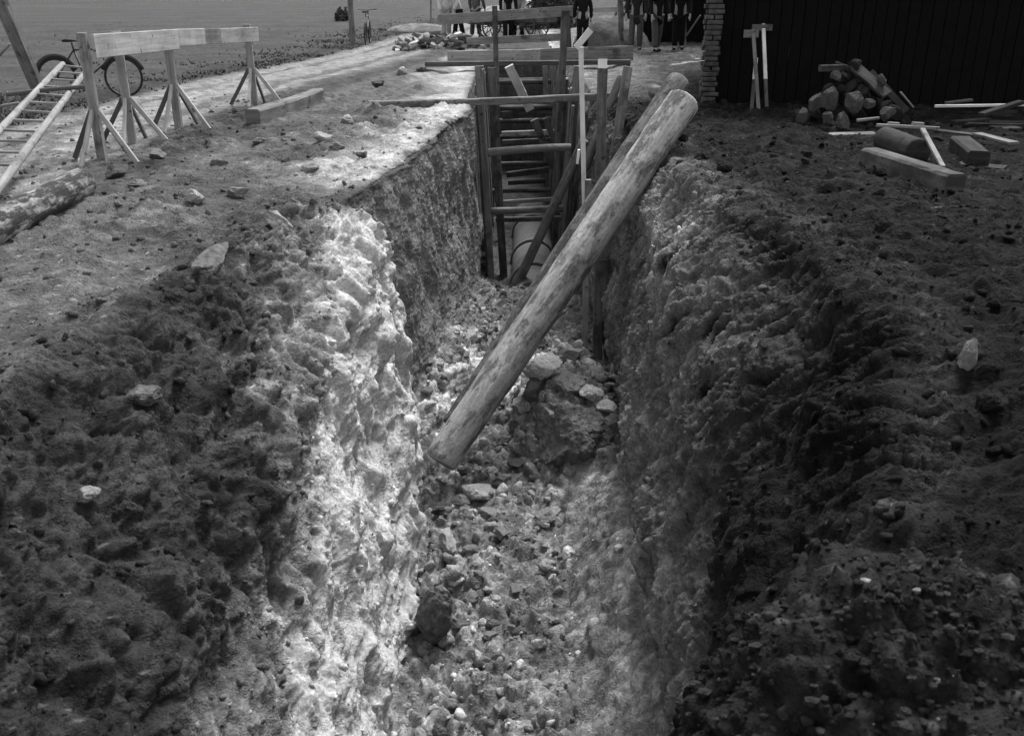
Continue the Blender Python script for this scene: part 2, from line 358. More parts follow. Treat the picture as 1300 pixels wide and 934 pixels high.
GX = TX[:, ci]*(1-cf)+TX[:, ci+1]*cf; GZ = TZ[:, ci]*(1-cf)+TZ[:, ci+1]*cf; GY = np.repeat(ys[:, None], NX, 1)
# round the profile a little across the columns (inside the detailed span)
ker = np.array([1, 2, 3, 4, 3, 2, 1.]); ker /= ker.sum()
def smooth_cols(A, it=3):
    lo, hi = SEG[0]+SEG[1]+20, NX-SEG[16]-SEG[15]-20
    for _ in range(it):
        B = A.copy(); B[:, lo:hi] = sum(ker[k]*A[:, lo-3+k:hi-3+k] for k in range(7)); A = B
    return A
COL = np.repeat(sc_x[None, :], NY, 0)
keep = (np.abs(COL-4) < .35)*sstep(8.4, 8.9, GY)
GX = smooth_cols(GX)*(1-keep)+GX*keep; GZ = smooth_cols(GZ)*(1-keep)+GZ*keep
ARC = np.concatenate([np.zeros((NY, 1)), np.cumsum(np.hypot(np.diff(GX, axis=1), np.diff(GZ, axis=1)), axis=1)], 1)
ARC = (ARC-ARC[:, [SEG[0]+SEG[1]+SEG[2]+SEG[3]]]).ravel()
# the fallen lump of clay and the talus on the floor
X, Y, Z = GX.ravel(), GY.ravel(), GZ.ravel(); col = COL.ravel()
floorm = sstep(6.6, 7.3, col)*(1-sstep(10.3, 11.2, col))
warp = fbm(np.stack([X*1.1, Y*1.1, Z*0+3], 1), 3)
def bump(cx, cy, rx, ry, h, p=2):
    d = (np.abs((X-cx+warp*.25)/rx)**p+(np.abs((Y-cy+warp*.3)/ry))**p); return h*np.exp(-d)
Z = Z + floorm*(bump(.62, 9.45, .50, .95, .80, 3) + bump(.45, 10.8, .6, .9, .45) + bump(-.9, 11.6, .5, 1.8, .30) + bump(-.25, 7.4, .5, 1.1, .16)+bump(-.45, 9.6, .35, .7, .18)+bump(.95, 6.8, .3, 1.2, .25)+bump(.25, 14.5, .9, .5, .32))
# grid normals before the noise
def normals(X, Y, Z):
    A = np.stack([X.reshape(NY, NX), Y.reshape(NY, NX), Z.reshape(NY, NX)], 2)
    du = np.gradient(A, axis=1); dv = np.gradient(A, axis=0); n = np.cross(du, dv); l = np.linalg.norm(n, axis=2, keepdims=True); l[l == 0] = 1
    return (n/l).reshape(-1, 3)
N = normals(X, Y, Z)
near = (1-sstep(36, 60, Y))*(1-sstep(16, 30, np.abs(X)))
p = np.stack([X, Y, Z], 1)
left_bank = sstep(3.82, 4.12, col)*(1-sstep(6.9, 7.2, col))*(1-sstep(8.2, 8.9, Y))
left_far = sstep(4.0, 4.3, col)*(1-sstep(7.0, 7.4, col))*sstep(8.2, 8.9, Y)
right_w = sstep(9.9, 10.3, col)*(1-sstep(12.9, 13.6, col))
right_g = sstep(12.7, 13.6, col)
left_g = 1-sstep(3.8, 4.1, col)
flo = np.clip(sstep(6.8, 7.2, col)*(1-sstep(9.9, 10.3, col)), 0, 1)
# directions of the spade marks: down the bank on the left, downward strands on the right
wq = fbm(p*1.1+4, 3)*.55
pl = np.stack([(Y*4.2+ARC*2.4)+wq*5, ARC*1.0-Y*.5, wq*2], 1)
pr = np.stack([Y*6.5+ARC*1.2+wq*6, ARC*1.25, wq*2], 1)
big = fbm(p*.9, 3); n1 = fbm(p*2.6+5, 5, .55); rd = fbm(p*4.2+9, 5, .6, True)
NM = (Y > 1.1) & (Y < 18) & (np.abs(X) < 8)
F1, F2, cv = cellsm(p*np.array([7, 6, 7.])+fbm(p*3, 2)[:, None]*.8, NM); lump = np.clip((F2-F1)*2.2, 0, 1)
G1, G2, gv = cellsm(p*17.0+3, NM); lump2 = np.clip((G2-G1)*2.2, 0, 1)
strL = fbm(pl*1.25, 5, .62, True); strR = fbm(pr, 5, .62, True)
trk_pts = [G(-60, 235), G(60, 190), G(160, 152), G(235, 128), G(330, 103), G(430, 82), G(500, 64), G(555, 45), G(600, 28), G(640, 8)]
def dist_poly(pts):
    best = np.full(len(X), 1e9)
    for a, b in zip(pts[:-1], pts[1:]):
        ax, ay, bx, by = a.x, a.y, b.x, b.y; L2 = (bx-ax)**2+(by-ay)**2
        t = np.clip(((X-ax)*(bx-ax)+(Y-ay)*(by-ay))/L2, 0, 1)
        best = np.minimum(best, np.hypot(X-ax-t*(bx-ax), Y-ay-t*(by-ay)))
    return best
td = dist_poly(trk_pts)
td = dist_poly(trk_pts); m3a = fbm(p*.7+90, 3)
tsm0 = (1-sstep(1.0, 1.6, td))*(Y > 9)
field_m0 = ((X < np.interp(Y, [q.y for q in trk_pts], [q.x for q in trk_pts])-1.2) & (Y > 9)) | (Y > 46)
H1, H2, hv = cellsm(p*np.array([3.1, 2.8, 3.4])+fbm(p*1.6+40, 3)[:, None]*1.1, NM)
def dome(f1, v): return np.clip(1-(f1/.75)**2, 0, 1)*(.25+.75*v)
L0 = dome(H1, hv); L1 = dome(F1, cv); L2 = dome(G1, gv)
crumb = fbm(p*26+13, 3, .6)
pits = sstep(.22, .5, fbm(p*np.array([4.5, 4, 5.])+77, 4, .6))
depthz = sstep(4.9, 5.5, col)*(1-sstep(7, 7.3, col))
pits = pits*sstep(-.25, .3, fbm(p*1.3+55, 2))
lowrough = sstep(-.25, .35, fbm(p*.8+61, 3))
D = near*(.06*big + .02*n1 + .005*crumb)
D += near*left_g*(.3+.7*lowrough)*(.045*n1+.030*rd + .09*L0*sstep(5, 7, Y) + .065*L1 + .028*L2-.04*pits)*np.where(field_m0, .5, 1)*(1-.6*tsm0)
A0 = np.clip((H2-H1)*1.8, 0, 1)*(.2+.8*hv); A1 = np.clip((F2-F1)*2.2, 0, 1)*(.15+.85*cv); A2 = np.clip((G2-G1)*2.4, 0, 1)*(.1+.9*gv)
strF = fbm(pr*2.7+31, 4, .6, True); big2 = fbm(p*np.array([1.5, 1.1, 1.3])+19, 3, .55); sk = 1-.80*depthz; big3 = fbm(p*np.array([2.6, 2.0, 2.3])+43, 3, .5)
D += left_bank*(.11*big+.15*big2*(.4+.6*depthz)+.07*big3*(1+.3*depthz)+.05*n1+.080*strL+(.06*L0+.08*A0+.030*L1+.045*A1+.008*L2+.020*A2+.006*crumb)*sk-.09*pits*(1-.3*depthz))
D += left_far*(.16*fbm(np.stack([X*1.2, Y*1.1, Z*.8], 1)+8, 3, .55)+.03*n1+.03*strR+.018*A2)
D += right_w*(.14*big+.06*n1+.07*big3+.110*strR+.040*strF+.05*A0+.010*A1+.008*A2-.03*pits)
D += right_g*near*(.05*n1+.05*strR+.04*L0+.03*A0+.022*L1+.03*A1+.018*A2)*(1-sstep(5, 10, np.abs(X))*.6)
D += flo*(.03*n1+.07*L0+.04*A0+.05*L1+.06*A1+.02*L2+.03*A2+.02*rd-.07)*(1-.55*sstep(.3, .6, X+.1*m3a)*(1-sstep(8, 8.6, Y)))
shaved = (1-sstep(1.6, 2.2, np.abs(X-.3)))*sstep(15.6, 16.6, Y)
D *= (1-.75*shaved)
sc_ = sstep(3.7, 4.0, col)*(1-sstep(6, 7, col))*sstep(8.8, 9.4, Y)*(1-sstep(14.6, 15.4, Y))
X = X+sc_*(.16*fbm(np.stack([Y*.9, Y*0+2, Z*.35], 1), 2)+.07*fbm(np.stack([Y*3.5, Y*0+7, Z*1.2], 1), 3)+.03*fbm(np.stack([Y*12, Y*0+5, Z*5], 1), 3))
for o_, w_, d_ in ((1.75, .10, .05), (2.9, .13, .06), (3.6, .09, .04), (.6, .12, .04), (-.6, .12, .04)):
    sdx = X-np.interp(Y, [q.y for q in trk_pts], [q.x for q in trk_pts]); D -= d_*np.exp(-((sdx*.93-o_+.25*m3a)/w_)**2)*(Y > 6)*(Y < 40)*left_g*sstep(-.3, .1, fbm(p*.5+33, 2))
# bite and overhang at the head of the near left wall
D += left_bank*sstep(4.7, 5.3, col)*sstep(6.0, 7.4, Y)*.24*np.clip(fbm(p*1.7+31, 3)+.15, -.4, 1)
X = X+N[:, 0]*D; Y = Y+N[:, 1]*D*.6; Z = Z+N[:, 2]*D
GP = np.stack([X, Y, Z], 1); GN = normals(X, Y, Z)
# ---- tones of the layers of earth, with some shade put into them
mottle = fbm(p*3.1+50, 5, .6); m2 = fbm(p*9+70, 4, .65); m3 = fbm(p*.7+90, 3)
# side of the track
tx = np.interp(Y, [q.y for q in trk_pts], [q.x for q in trk_pts])
field_m = ((X < tx-1.2) & (Y > 9)) | (Y > 46)
trackw = 1.25 + .25*m3
track_m = (td < trackw) & (Y > 9)
tone = .080+.055*sstep(-.25, .25, m3)
edge = np.interp(Y, ys, TX[:, 4])
strip = sstep(-1.5, -.2, X-edge+m3*.8)*left_g*sstep(8.6, 10.5, Y)*(1-sstep(20, 30, Y)*.3)
tone = tone + strip*.24
tone = np.where((Y > 15) & (col < 5), np.maximum(tone, .125), tone)
tone = np.where(field_m, .068+.008*np.sin(Y*1.7+m3*5)+.012*m3, tone)
tsm = 1-sstep(trackw-.5, trackw+.1, td)
tone = np.where((Y > 9) & (col < 6), tone*(1-tsm)+.25*tsm, tone)
rut = np.exp(-((td-.55)/.14)**2)*tsm; tone = tone*(1-.45*rut*(Y > 9)); verge = np.exp(-((td-1.7)/.35)**2)*(Y > 9)*(col < 4); tone = tone*(1-.45*verge)
thr = np.interp(Y, [2.6, 3.6, 4.6, 7, 8], [6.2, 6.0, 5.72, 4.95, 4.5])
dp = col-thr+mottle*.40+strL*.12; depth_pale = sstep(-.12, .20, dp+m2*.12); mid_pale = sstep(-.9, -.05, dp+m2*.15)
lb = .038+.135*mid_pale+.25*depth_pale
tone = tone*(1-left_bank)+lb*left_bank
lf = .075+.12*sstep(4.3, 5.0, col+mottle*.5)+.05*sstep(12, 15.5, Y)
tone = tone*(1-left_far)+lf*left_far
tone = tone*(1-flo)+(.20-.12*sstep(15.3, 16.2, Y))*flo  # floor darker inside the shoring, the gloom there put into the colour
clay = flo*sstep(-.05, .25, fbm(p*2.0+7, 4))*sstep(8.6, 10, Y)*(1-sstep(11, 11.8, Y)); tone += clay*.36
rw = .15*(1-sstep(10.7, 12.0, col+mottle*.6))+.008+.085*sstep(.05, .45, strR)*sstep(11, 11.8, col)*sstep(4.5, 6.5, Y)*(1-sstep(12.2, 13.2, col))  # upper right bank toned near black, standing in for shade and vignetting
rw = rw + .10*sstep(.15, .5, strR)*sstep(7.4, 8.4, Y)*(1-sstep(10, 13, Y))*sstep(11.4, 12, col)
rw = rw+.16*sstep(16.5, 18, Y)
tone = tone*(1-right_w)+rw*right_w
rg = .008+.012*sstep(-.1, .5, mottle)*sstep(6, 9, Y)+.10*(1-sstep(2.4, 3.3, X))*sstep(14, 19, Y)+.05*sstep(18, 22, Y)  # right ground near black, building shade and vignetting put into the colour
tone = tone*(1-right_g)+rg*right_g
contr = np.where(field_m, .35, 1.0)*np.where((Y > 14) & (col < 4), .75, 1)
contr = contr*(1-.45*left_far)*(1-.72*left_bank*depth_pale)*(1+.15*right_w)
tone = tone*np.exp(.75*(strR-.25)*np.clip(right_w+right_g*.6, 0, 1)+.8*(strL-.25)*left_bank*(1-.6*depth_pale))
tone = tone*np.exp(contr*(mottle*.95+m2*.38+.40*(cv-.5)*sstep(.5, .2, F1)-.45*pits*near*(1-.6*left_bank*sstep(4.8, 5.6, col))))  # pits darkened too, the shade of the hollows put into the tone
tone = tone*np.exp(flo*.7*(gv-.5)+flo*.4*(cv-.5))
K1, K2, kv = cellsm(p*30+21, NM); speck = (kv > .965) & (K1 < .33) & ~field_m & (Y < 16)
tone = np.where(speck, np.minimum(tone*2.2+.05, .6), tone)
tone = np.clip(tone, .005, .66).astype(np.float32)
# ---- faces, split in named areas
idx = np.arange(NY*NX).reshape(NY, NX)
quads = np.stack([idx[:-1, :-1], idx[:-1, 1:], idx[1:, 1:], idx[1:, :-1]], 2).reshape(-1, 4)
q0 = quads[:, 0]
inside = (col[q0] >= 3.98) & (col[q0] < 13.0) & (Y[q0] < 27.5)
reg = np.where(inside, 1, np.where(track_m[q0] & (col[q0] < 5), 2, np.where(field_m[q0], 3, 0)))
def grid_obj(name, sel):
    f = quads[sel]; used, inv = np.unique(f, return_inverse=True); inv = inv.reshape(-1)
    me = bpy.data.meshes.new(name); me.vertices.add(len(used)); me.vertices.foreach_set('co', GP[used].astype(np.float32).ravel())
    me.loops.add(len(inv)); me.loops.foreach_set('vertex_index', inv.astype(np.int32))
    me.polygons.add(len(f)); me.polygons.foreach_set('loop_start', np.arange(0, len(inv), 4, dtype=np.int32)); me.polygons.foreach_set('loop_total', np.full(len(f), 4, dtype=np.int32))
    me.polygons.foreach_set('use_smooth', np.ones(len(f), dtype=bool))
    me.update(calc_edges=True)
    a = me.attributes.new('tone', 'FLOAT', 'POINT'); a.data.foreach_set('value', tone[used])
    me.materials.append(SOIL); o = bpy.data.objects.new(name, me); C.objects.link(o); o['kind'] = 'structure'
    return o
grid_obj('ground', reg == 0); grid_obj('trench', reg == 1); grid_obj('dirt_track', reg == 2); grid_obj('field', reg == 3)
# height lookup
def hgt(x, y):
    """ground height at x, y by nearest grid vertex"""
    j = int(np.argmin(np.abs(ys-y))); rows = slice(max(j-1, 0)*NX, (min(j+2, NY))*NX)
    k = int(np.argmin((X[rows]-x)**2+(Y[rows]-y)**2)); return float(Z[rows][k])

# ---------------------------------------------------------------- loose soil (uncountable small clods): one object
def scatter(name, pick, n, smin, smax, power, seed, tmul=(.8, 1.35), sink=.25, mat=SOIL, cuts=6):
    r = np.random.default_rng(seed); cand = np.nonzero(pick)[0]
    # even out the density by area of grid cells
    wts = np.ones(len(cand)); pp = GP[cand]
    area = np.gradient(GP.reshape(NY, NX, 3), axis=1); area2 = np.gradient(GP.reshape(NY, NX, 3), axis=0)
    ar = np.linalg.norm(np.cross(area, area2), axis=2).ravel()[cand]; dist = np.linalg.norm(pp-np.array([0, 0, 2.]), axis=1)
    wts = ar/dist**1.3; wts /= wts.sum()
    ch = r.choice(cand, n, p=wts)
    IC = ICO1 if n > 9000 else ICO2
    bases = [rockverts(IC[0], 100+k, cuts, .35, (1, .8, .6)) for k in range(14)]
    Fb = IC[1]; nv = len(IC[0]); Vs = np.zeros((n, nv, 3), np.float32); tn = np.zeros((n, nv), np.float32)
    for i in range(n):
        s_ = smin*(smax/smin)**(r.random()**power); q = Matrix.Rotation(r.random()*6.28, 3, Vector(r.normal(size=3)).normalized())
        v = bases[r.integers(12)]@np.array(q).T*s_*r.uniform(.7, 1.2, 3); g = ch[i]
        Vs[i] = v+GP[g]+GN[g]*s_*(.6-sink*1.6); tn[i] = min(tone[g]*r.uniform(*tmul), .62)
    F = (Fb[None]+np.arange(n)[:, None, None]*nv).reshape(-1, 3)
    me = bpy.data.meshes.new(name); me.vertices.add(n*nv); me.vertices.foreach_set('co', Vs.ravel())
    me.loops.add(F.size); me.loops.foreach_set('vertex_index', F.ravel().astype(np.int32))
    me.polygons.add(len(F)); me.polygons.foreach_set('loop_start', np.arange(0, F.size, 3, dtype=np.int32)); me.polygons.foreach_set('loop_total', np.full(len(F), 3, dtype=np.int32))
    me.update(calc_edges=True); a = me.attributes.new('tone', 'FLOAT', 'POINT'); a.data.foreach_set('value', tn.ravel())
    me.materials.append(mat); o = bpy.data.objects.new(name, me); C.objects.link(o); return o
o = scatter('loose_soil', (col > 1) & (col < 16) & (Y > 1.2) & (Y < 17) & ~field_m & (flo < .5) & (GN[:, 2] > .3) & (left_far < .3), int(42000*Q), .005, .055, 4.2, 5, (.55, 1.5), .3)
tag(o, 'crumbs of loose earth strewn over the banks and ground', 'loose soil', kind='stuff')
o = scatter('rubble', (flo > .5) & (Y > 3) & (Y < 15.8) & ((X < .45) | (Y > 8.6) | (gv > .9)), int(3000*Q), .010, .11, 2.6, 6, (.6, 2.0), .3, SOIL, 12)
tag(o, 'small broken clay rubble covering the trench floor', 'rubble', kind='stuff')

# ---------------------------------------------------------------- big clods lying in the trench, each a thing
def rock_mesh(name, seed, base=ICO4, cuts=10, rough=.14, flat=(1, .8, .6), mat=STONE, tonev=None):
    V = rockverts(base[0], seed, cuts, rough, flat); me = bpy.data.meshes.new(name)
    V[:, 2] -= V[:, 2].min()
    me.from_pydata(V.tolist(), [], base[1].tolist()); me.update(); me.materials.append(mat)
    return me
EARTH_SHADED = plain_mat('shaded_earth', .022, .95, .6, 16, .15, .03); CLAY = plain_mat('broken_clay', .23, .95, .6, 16, .15, .03); CLAYD = plain_mat('dark_clay', .11, .95, .6, 16, .15, .03); CLAYP = plain_mat('pale_clay', .42, .92, .5, 16, .15, .03)  # clods of the right bank darkened to match the shade painted there
cm = [rock_mesh('clay_clod', 200+k, ico(5), 10, .28, (1, .8, .65), (CLAY, CLAYD, CLAYP)[k % 3]) for k in range(9)]
def put(me, name, loc, s_, rot, label, cat, group=None):
    o = bpy.data.objects.new(name, me); C.objects.link(o); o.location = loc; o.scale = s_ if hasattr(s_, '__len__') else (s_,)*3; o.rotation_euler = rot
    return tag(o, label, cat, group)
rr = random.Random(3)
lumps = [(605, 625, .13, 2), (620, 655, .11, 0), (585, 640, .09, 0), (640, 610, .10, 0), (570, 690, .10, 2), (600, 700, .09, 0), (560, 720, .08, 1), (640, 680, .08, 0), (625, 600, .07, 2),
         (600, 760, .08, 0), (655, 750, .07, 0), (580, 790, .10, 0), (620, 810, .08, 0), (690, 660, .10, 0), (702, 652, .06, 2), (660, 640, .07, 1), (560, 650, .09, 1), (610, 730, .07, 0),
         (690, 470, .16, 2), (720, 490, .13, 0), (745, 500, .14, 2), (705, 530, .12, 0), (765, 520, .10, 2), (675, 500, .14, 1), (730, 455, .12, 0), (755, 480, .10, 2), (780, 545, .12, 1), (660, 520, .10, 0),
         (640, 560, .09, 0), (655, 590, .09, 1), (590, 600, .08, 1), (560, 610, .07, 0), (540, 500, .08, 0), (560, 480, .06, 1), (580, 520, .07, 0), (545, 460, .06, 0), (590, 450, .06, 0), (700, 720, .05, 0), (650, 800, .06, 0), (700, 790, .04, 0)]
def on_floor(u, v):
    d = ray(u, v); d = d/d.y; y_ = 4.5; o_ = Vector((0, 0, CAM_H))
    while y_ < 17:
        q = o_+d*y_
        if q.z < hgt(q.x, q.y): break
        y_ += .04
    return q
lcount = {}
lumps.sort(key=lambda t_: -t_[1])
for (u, v, s_, k) in lumps:
    if v < 560 and u > 650: s_ *= 1.45
    elif v < 700: s_ *= 1.2
    q = on_floor(u, v); kk = rr.choice([k2 for k2 in range(9) if k2 % 3 == k])
    kk = {0: kk, 1: kk, 2: kk}[k]
    nm = ('medium', 'dark', 'pale')[k]
    where = ('between the log foot and the boulder' if q.y < 7.4 and q.x < .0 else 'on the smooth slope below the fallen block' if q.y < 8 and v > 640 else 'beside the foot of the big log' if q.y < 9.0 and q.x < .3 else 'on top of the fallen mound' if u > 650 else 'behind the big log by the left wall')
    ck = (k, where); lcount[ck] = lcount.get(ck, 0)+1
    put(cm[kk], 'clay_clod', (q.x, q.y, q.z-s_*.30), (s_*rr.uniform(.8, 1.2), s_*rr.uniform(.8, 1.2), s_*rr.uniform(.8, 1.1)), (rr.uniform(-.3, .3), rr.uniform(-.3, .3), rr.random()*6),
        '%s clay lump %s, %s nearest of those' % (('mid grey', 'dark damp', 'pale chalky')[k], where, ORD[lcount[ck]-1]), 'clay lump', 'clay lumps on the trench floor')
# the great fallen block with its flat shaded front
q = on_floor(728, 610)
me = rock_mesh('clay_block', 415, ico(6), 8, .34, (.46, .40, .44), CLAYD)
put(me, 'clay_block', (q.x+.02, q.y+.45, q.z-.18), 1, (R(-8), R(6), R(20)), 'large fallen block of dark clay with a flat front under the big log', 'clay block')
# dark round boulder at the foot of the left wall
q = on_floor(545, 805)
me = rock_mesh('boulder', 433, ico(5), 3, .22, (.15, .17, .30), CLAYD)
put(me, 'boulder', (q.x, q.y+.05, q.z-.12), 1, (R(14), R(8), 0), 'smooth dark upright boulder at the foot of the pale left wall', 'boulder')

# ---------------------------------------------------------------- the two big logs lying across the trench
a = P(566, 575, 8.35); b = P(868, 128, 10.9); a = a-(b-a).normalized()*.10
one('peeled_log', MB().log(a, b, .172, .185, 32, 90, .075, .05, 3), W_LOG, 'thick pale peeled log lying steeply from the trench floor up to the right bank', 'log', None, True)
a = P(572, 540, 8.9); b = P(862, 103, 11.7)
one('barked_log', MB().log(a, b, .10, .14, 24, 50, .06, .03, 9), W_LOG2, 'darker rough log lying just behind the thick pale log', 'log', None, True)
# short stub beside their heads
one('log_stub', MB().log(P(828, 116, 12.5), P(850, 122, 12.3), .085, .08, 16, 8, .06, 0, 12), W_MID, 'short pale log stub on the bank left of the log heads', 'log', None, True)

# ---------------------------------------------------------------- beam across the trench and boards behind it
a = G(468, 133, .08); b = G(783, 121.5, .10)
one('cross_beam', MB().plank(a, b, .12, .11, seg=20, bend=-.02, jit=.05, seed=4), W_STRUT, 'long dark beam lying right across the trench in front of the shoring', 'beam')
a = P(540, 81.5, 21.6); b = P(800, 79, 21.6)
one('sill_beam', MB().plank(a, b, .18, .10, seg=10, jit=.05, seed=5), W_DARK, 'dark low beam under the long pale board across the trench', 'beam')
one('long_board', MB().plank(P(568, 74.5, 21.8), P(686, 72, 21.8), .05, .31, seg=8, seed=6), W_NEW, 'long new pale board on edge across the trench, its left bright length', 'board')
one('long_board', MB().plank(P(650, 72.5, 21.93), P(804, 67.5, 21.93), .05, .31, seg=8, jit=.03, seed=7), W_LIGHTMID, 'long weathered board on edge across the trench, its right duller length', 'board')

# ---------------------------------------------------------------- shoring
grpL = 'upright shoring boards on the left wall'; grpR = 'upright shoring boards on the right wall'
sh = random.Random(21); cnt = {-1: 0, 1: 0}
yy = 16.25; k = 0
while yy < 26.2:
    wd = sh.uniform(.17, .26)
    for side in (-1, 1):
        x = (-.60 if side < 0 else 1.02)+sh.uniform(-.03, .03); xb = (-.42 if side < 0 else .86)+sh.uniform(-.02, .02)
        top = sh.uniform(-.05, .25) if yy > 16.2 else .12
        if sh.random() < .08: continue
        m = MB().plank((xb, yy+sh.uniform(-.03, .03), -3.25), (x, yy+sh.uniform(-.04, .04), top), .045, wd, up=Vector((0, 1, 0)), seg=8, jit=.05, seed=k)
        o = one('shoring_board', m, W_SHORE if sh.random() < (.75 if side < 0 else .35) else (W_STRUT if sh.random() < .5 else W_MID), 'muddy upright plank, %s from the near end of the %s shoring wall' % (ORD[cnt[side]], 'left' if side < 0 else 'right'), 'shoring board', grpL if side < 0 else grpR)
        k += 1; cnt[side] += 1
    yy += wd+sh.uniform(.0, .10)
# heavier posts at the front of the shoring
def post(name, u0, v0, u1, v1, Y0, Y1, w_, t_, mat, label, round_=False, seed=0, cat='post', group=None, seg=10):
    a = P(u0, v0, Y0); b = P(u1, v1, Y1)
    m = MB().log(a, b, w_/2, t_/2, 14, seg*2, .07, .02, seed) if round_ else MB().plank(a, b, w_, t_, up=Vector((0, 1, 0)), seg=seg, jit=.04, seed=seed)
    return one(name, m, mat, label, cat, group, round_)
post('shoring_post', 625, 368, 607, 84, 16.0, 16.1, .11, .10, W_STRUT, 'tall squared post at the near left corner of the shoring', seed=1)
post('shoring_post', 640, 362, 624, 86, 16.6, 16.8, .14, .10, W_SHORE, 'tall dark post second in from the left shoring corner', seed=2)
post('shoring_post', 715, 352, 733, 84, 16.35, 16.6, .13, .13, W_STRUT, 'thick post at the right end of the struts behind the white stake', True, 3)
post('shoring_post', 704, 340, 717, 14, 17.4, 17.6, .12, .12, W_SHORE, 'tall dark post rising through the board at the right side of the struts', seed=4)
post('shoring_post', 636, 345, 628, 8, 19.0, 19.5, .10, .10, W_SHORE, 'tall thin dark post rising above the long pale board', seed=5)
post('shoring_post', 758, 468, 765, 88, 11.9, 13.2, .13, .09, W_SHORE, 'tall dark board with a white painted tip right of the white stake', seed=6)
post('shoring_post', 776, 462, 762, 330, 12.1, 12.3, .17, .06, W_SHORE, 'broad dark board standing against the right wall beneath the log', seed=16)
post('post_tip', 765, 88, 765, 76, 13.2, 13.25, .12, .07, W_WHITE, 'short white block on top of the dark board', seed=7, cat='block', seg=2)
post('plank_post', 774, 240, 797, 86, 13.0, 13.8, .13, .05, W_STRUT, 'narrow plank leaning on the right wall with a pale front edge', seed=8)
post('leaning_pole', 742, 215, 788, 98, 14.6, 15.4, .14, .12, W_DARK, 'dark pole leaning to the right against the right wall behind the stake', True, 9)
# the long diagonal pole standing in the shoring
post('diagonal_pole', 654, 366, 742, 178, 15.4, 14.6, .17, .14, W_STRUT, 'round pole slanting across the shoring in front of the pipe', True, 10, cat='pole')
# white plank going down to the right between the struts
post('sloping_plank', 646, 84, 673, 140, 19.0, 19.5, .17, .04, W_WHITE, 'bright white plank sloping down behind the cross beam', seed=11, cat='plank')
post('sloping_plank', 678, 152, 703, 212, 20.0, 20.5, .16, .04, W_MID, 'dull plank sloping down between the lower struts', seed=12, cat='plank')
post('sloping_plank', 692, 150, 714, 204, 20.9, 21.3, .12, .04, W_MID, 'narrow dull plank sloping down near the right shoring', seed=13, cat='plank')
# struts: (u1, v1, u2, v2, thickness px, material, label)
struts = [(640, 146, 713, 139, 11, W_SHORE, 'thick dark squared strut, topmost below the cross beam'),
          (648, 154, 713, 151, 4, W_MID, 'thin grey strut second from the top'),
          (640, 170, 712, 167, 6, W_NEW, 'bright pale strut in the upper part of the shoring'),
          (641, 181, 714, 177, 6, W_SHORE, 'dark strut just under the bright pale strut'),
          (622, 194, 722, 187, 10, W_STRUT, 'long thick round strut in the middle of the shoring'),
          (664, 206, 712, 203, 6, W_SHORE, 'short far strut below the long round strut'),
          (646, 222, 714, 213, 7, W_SHORE, 'dark strut with pale broken end at the left'),
          (648, 232, 712, 228, 6, W_DARK, 'dark strut deep in the middle of the shoring'),
          (644, 246, 706, 243, 9, W_SHORE, 'dark strut above the pair of low round struts'),
          (626, 268, 718, 264, 9, W_STRUT, 'round pale topped strut above the pipe'),
          (632, 279, 716, 277, 6, W_SHORE, 'thin dark strut right above the pipe'),
          (640, 257, 700, 253, 5, W_MID, 'thin pale broken slat lying on the low round strut'),
          (626, 372, 690, 373, 13, W_STRUT, 'short thick log strut on the floor in front of the pipe')]
for k, (u1, v1, u2, v2, th, mt, lb_) in enumerate(struts):
    wpx = u2-u1; WD = 1.34 if v1 < 150 else 1.28
    zc = WD*FPX/wpx
    if k == 12: zc = 16.0
    if k in (2, 9, 10, 11): zc = {2: 20.8, 9: 16.6, 10: 17.2, 11: 16.9}[k]
    # find Y for the depth along the axis
    d = ray((u1+u2)/2, (v1+v2)/2); Yv = zc*d.y
    a = P(u1-3, v1, Yv); b = P(u2+3, v2, Yv); r = th/2*zc/FPX
    if mt in (W_STRUT,) or k in (8, 12): m = MB().log(a, b, r, r*.92, 14, 14, .07, .02, 30+k); sm = True
    else: m = MB().plank(a, b, r*1.8, r*2, seg=8, jit=.05, seed=30+k); sm = False
    one('strut', m, mt, lb_, 'strut', 'struts wedged across the trench', sm)
# more struts behind, seen through the gaps
for k, (yv, z) in enumerate([(22.5, -.9), (24, -.5), (24, -1.8), (25, -1.2), (23.3, -1.3), (22.5, -2.2), (25.6, -.6), (21.4, -2.6)]):
    one('strut', MB().log((-.6, yv, z), (1.02, yv, z+.03), .06, .055, 12, 10, .07, .02, 70+k), W_SHORE, 'dark round strut far back between the shoring boards, %s of the far ones' % ORD[k], 'strut', 'far struts wedged across the trench', True)
for k, (u, yv) in enumerate([(692, 23.5), (702, 24.2), (711, 25.2)]):
    a = P(u, 84, yv); b = P(u+1, 122, yv); nth = ('leftmost', 'middle', 'rightmost')[k]
    one('back_board', MB().plank(a, b, .12, .03, up=Vector((0, 1, 0)), seed=90+k), W_LIGHTMID, 'pale upright board at the back of the shoring, %s of three' % nth, 'shoring board', 'pale boards at the back of the shoring')

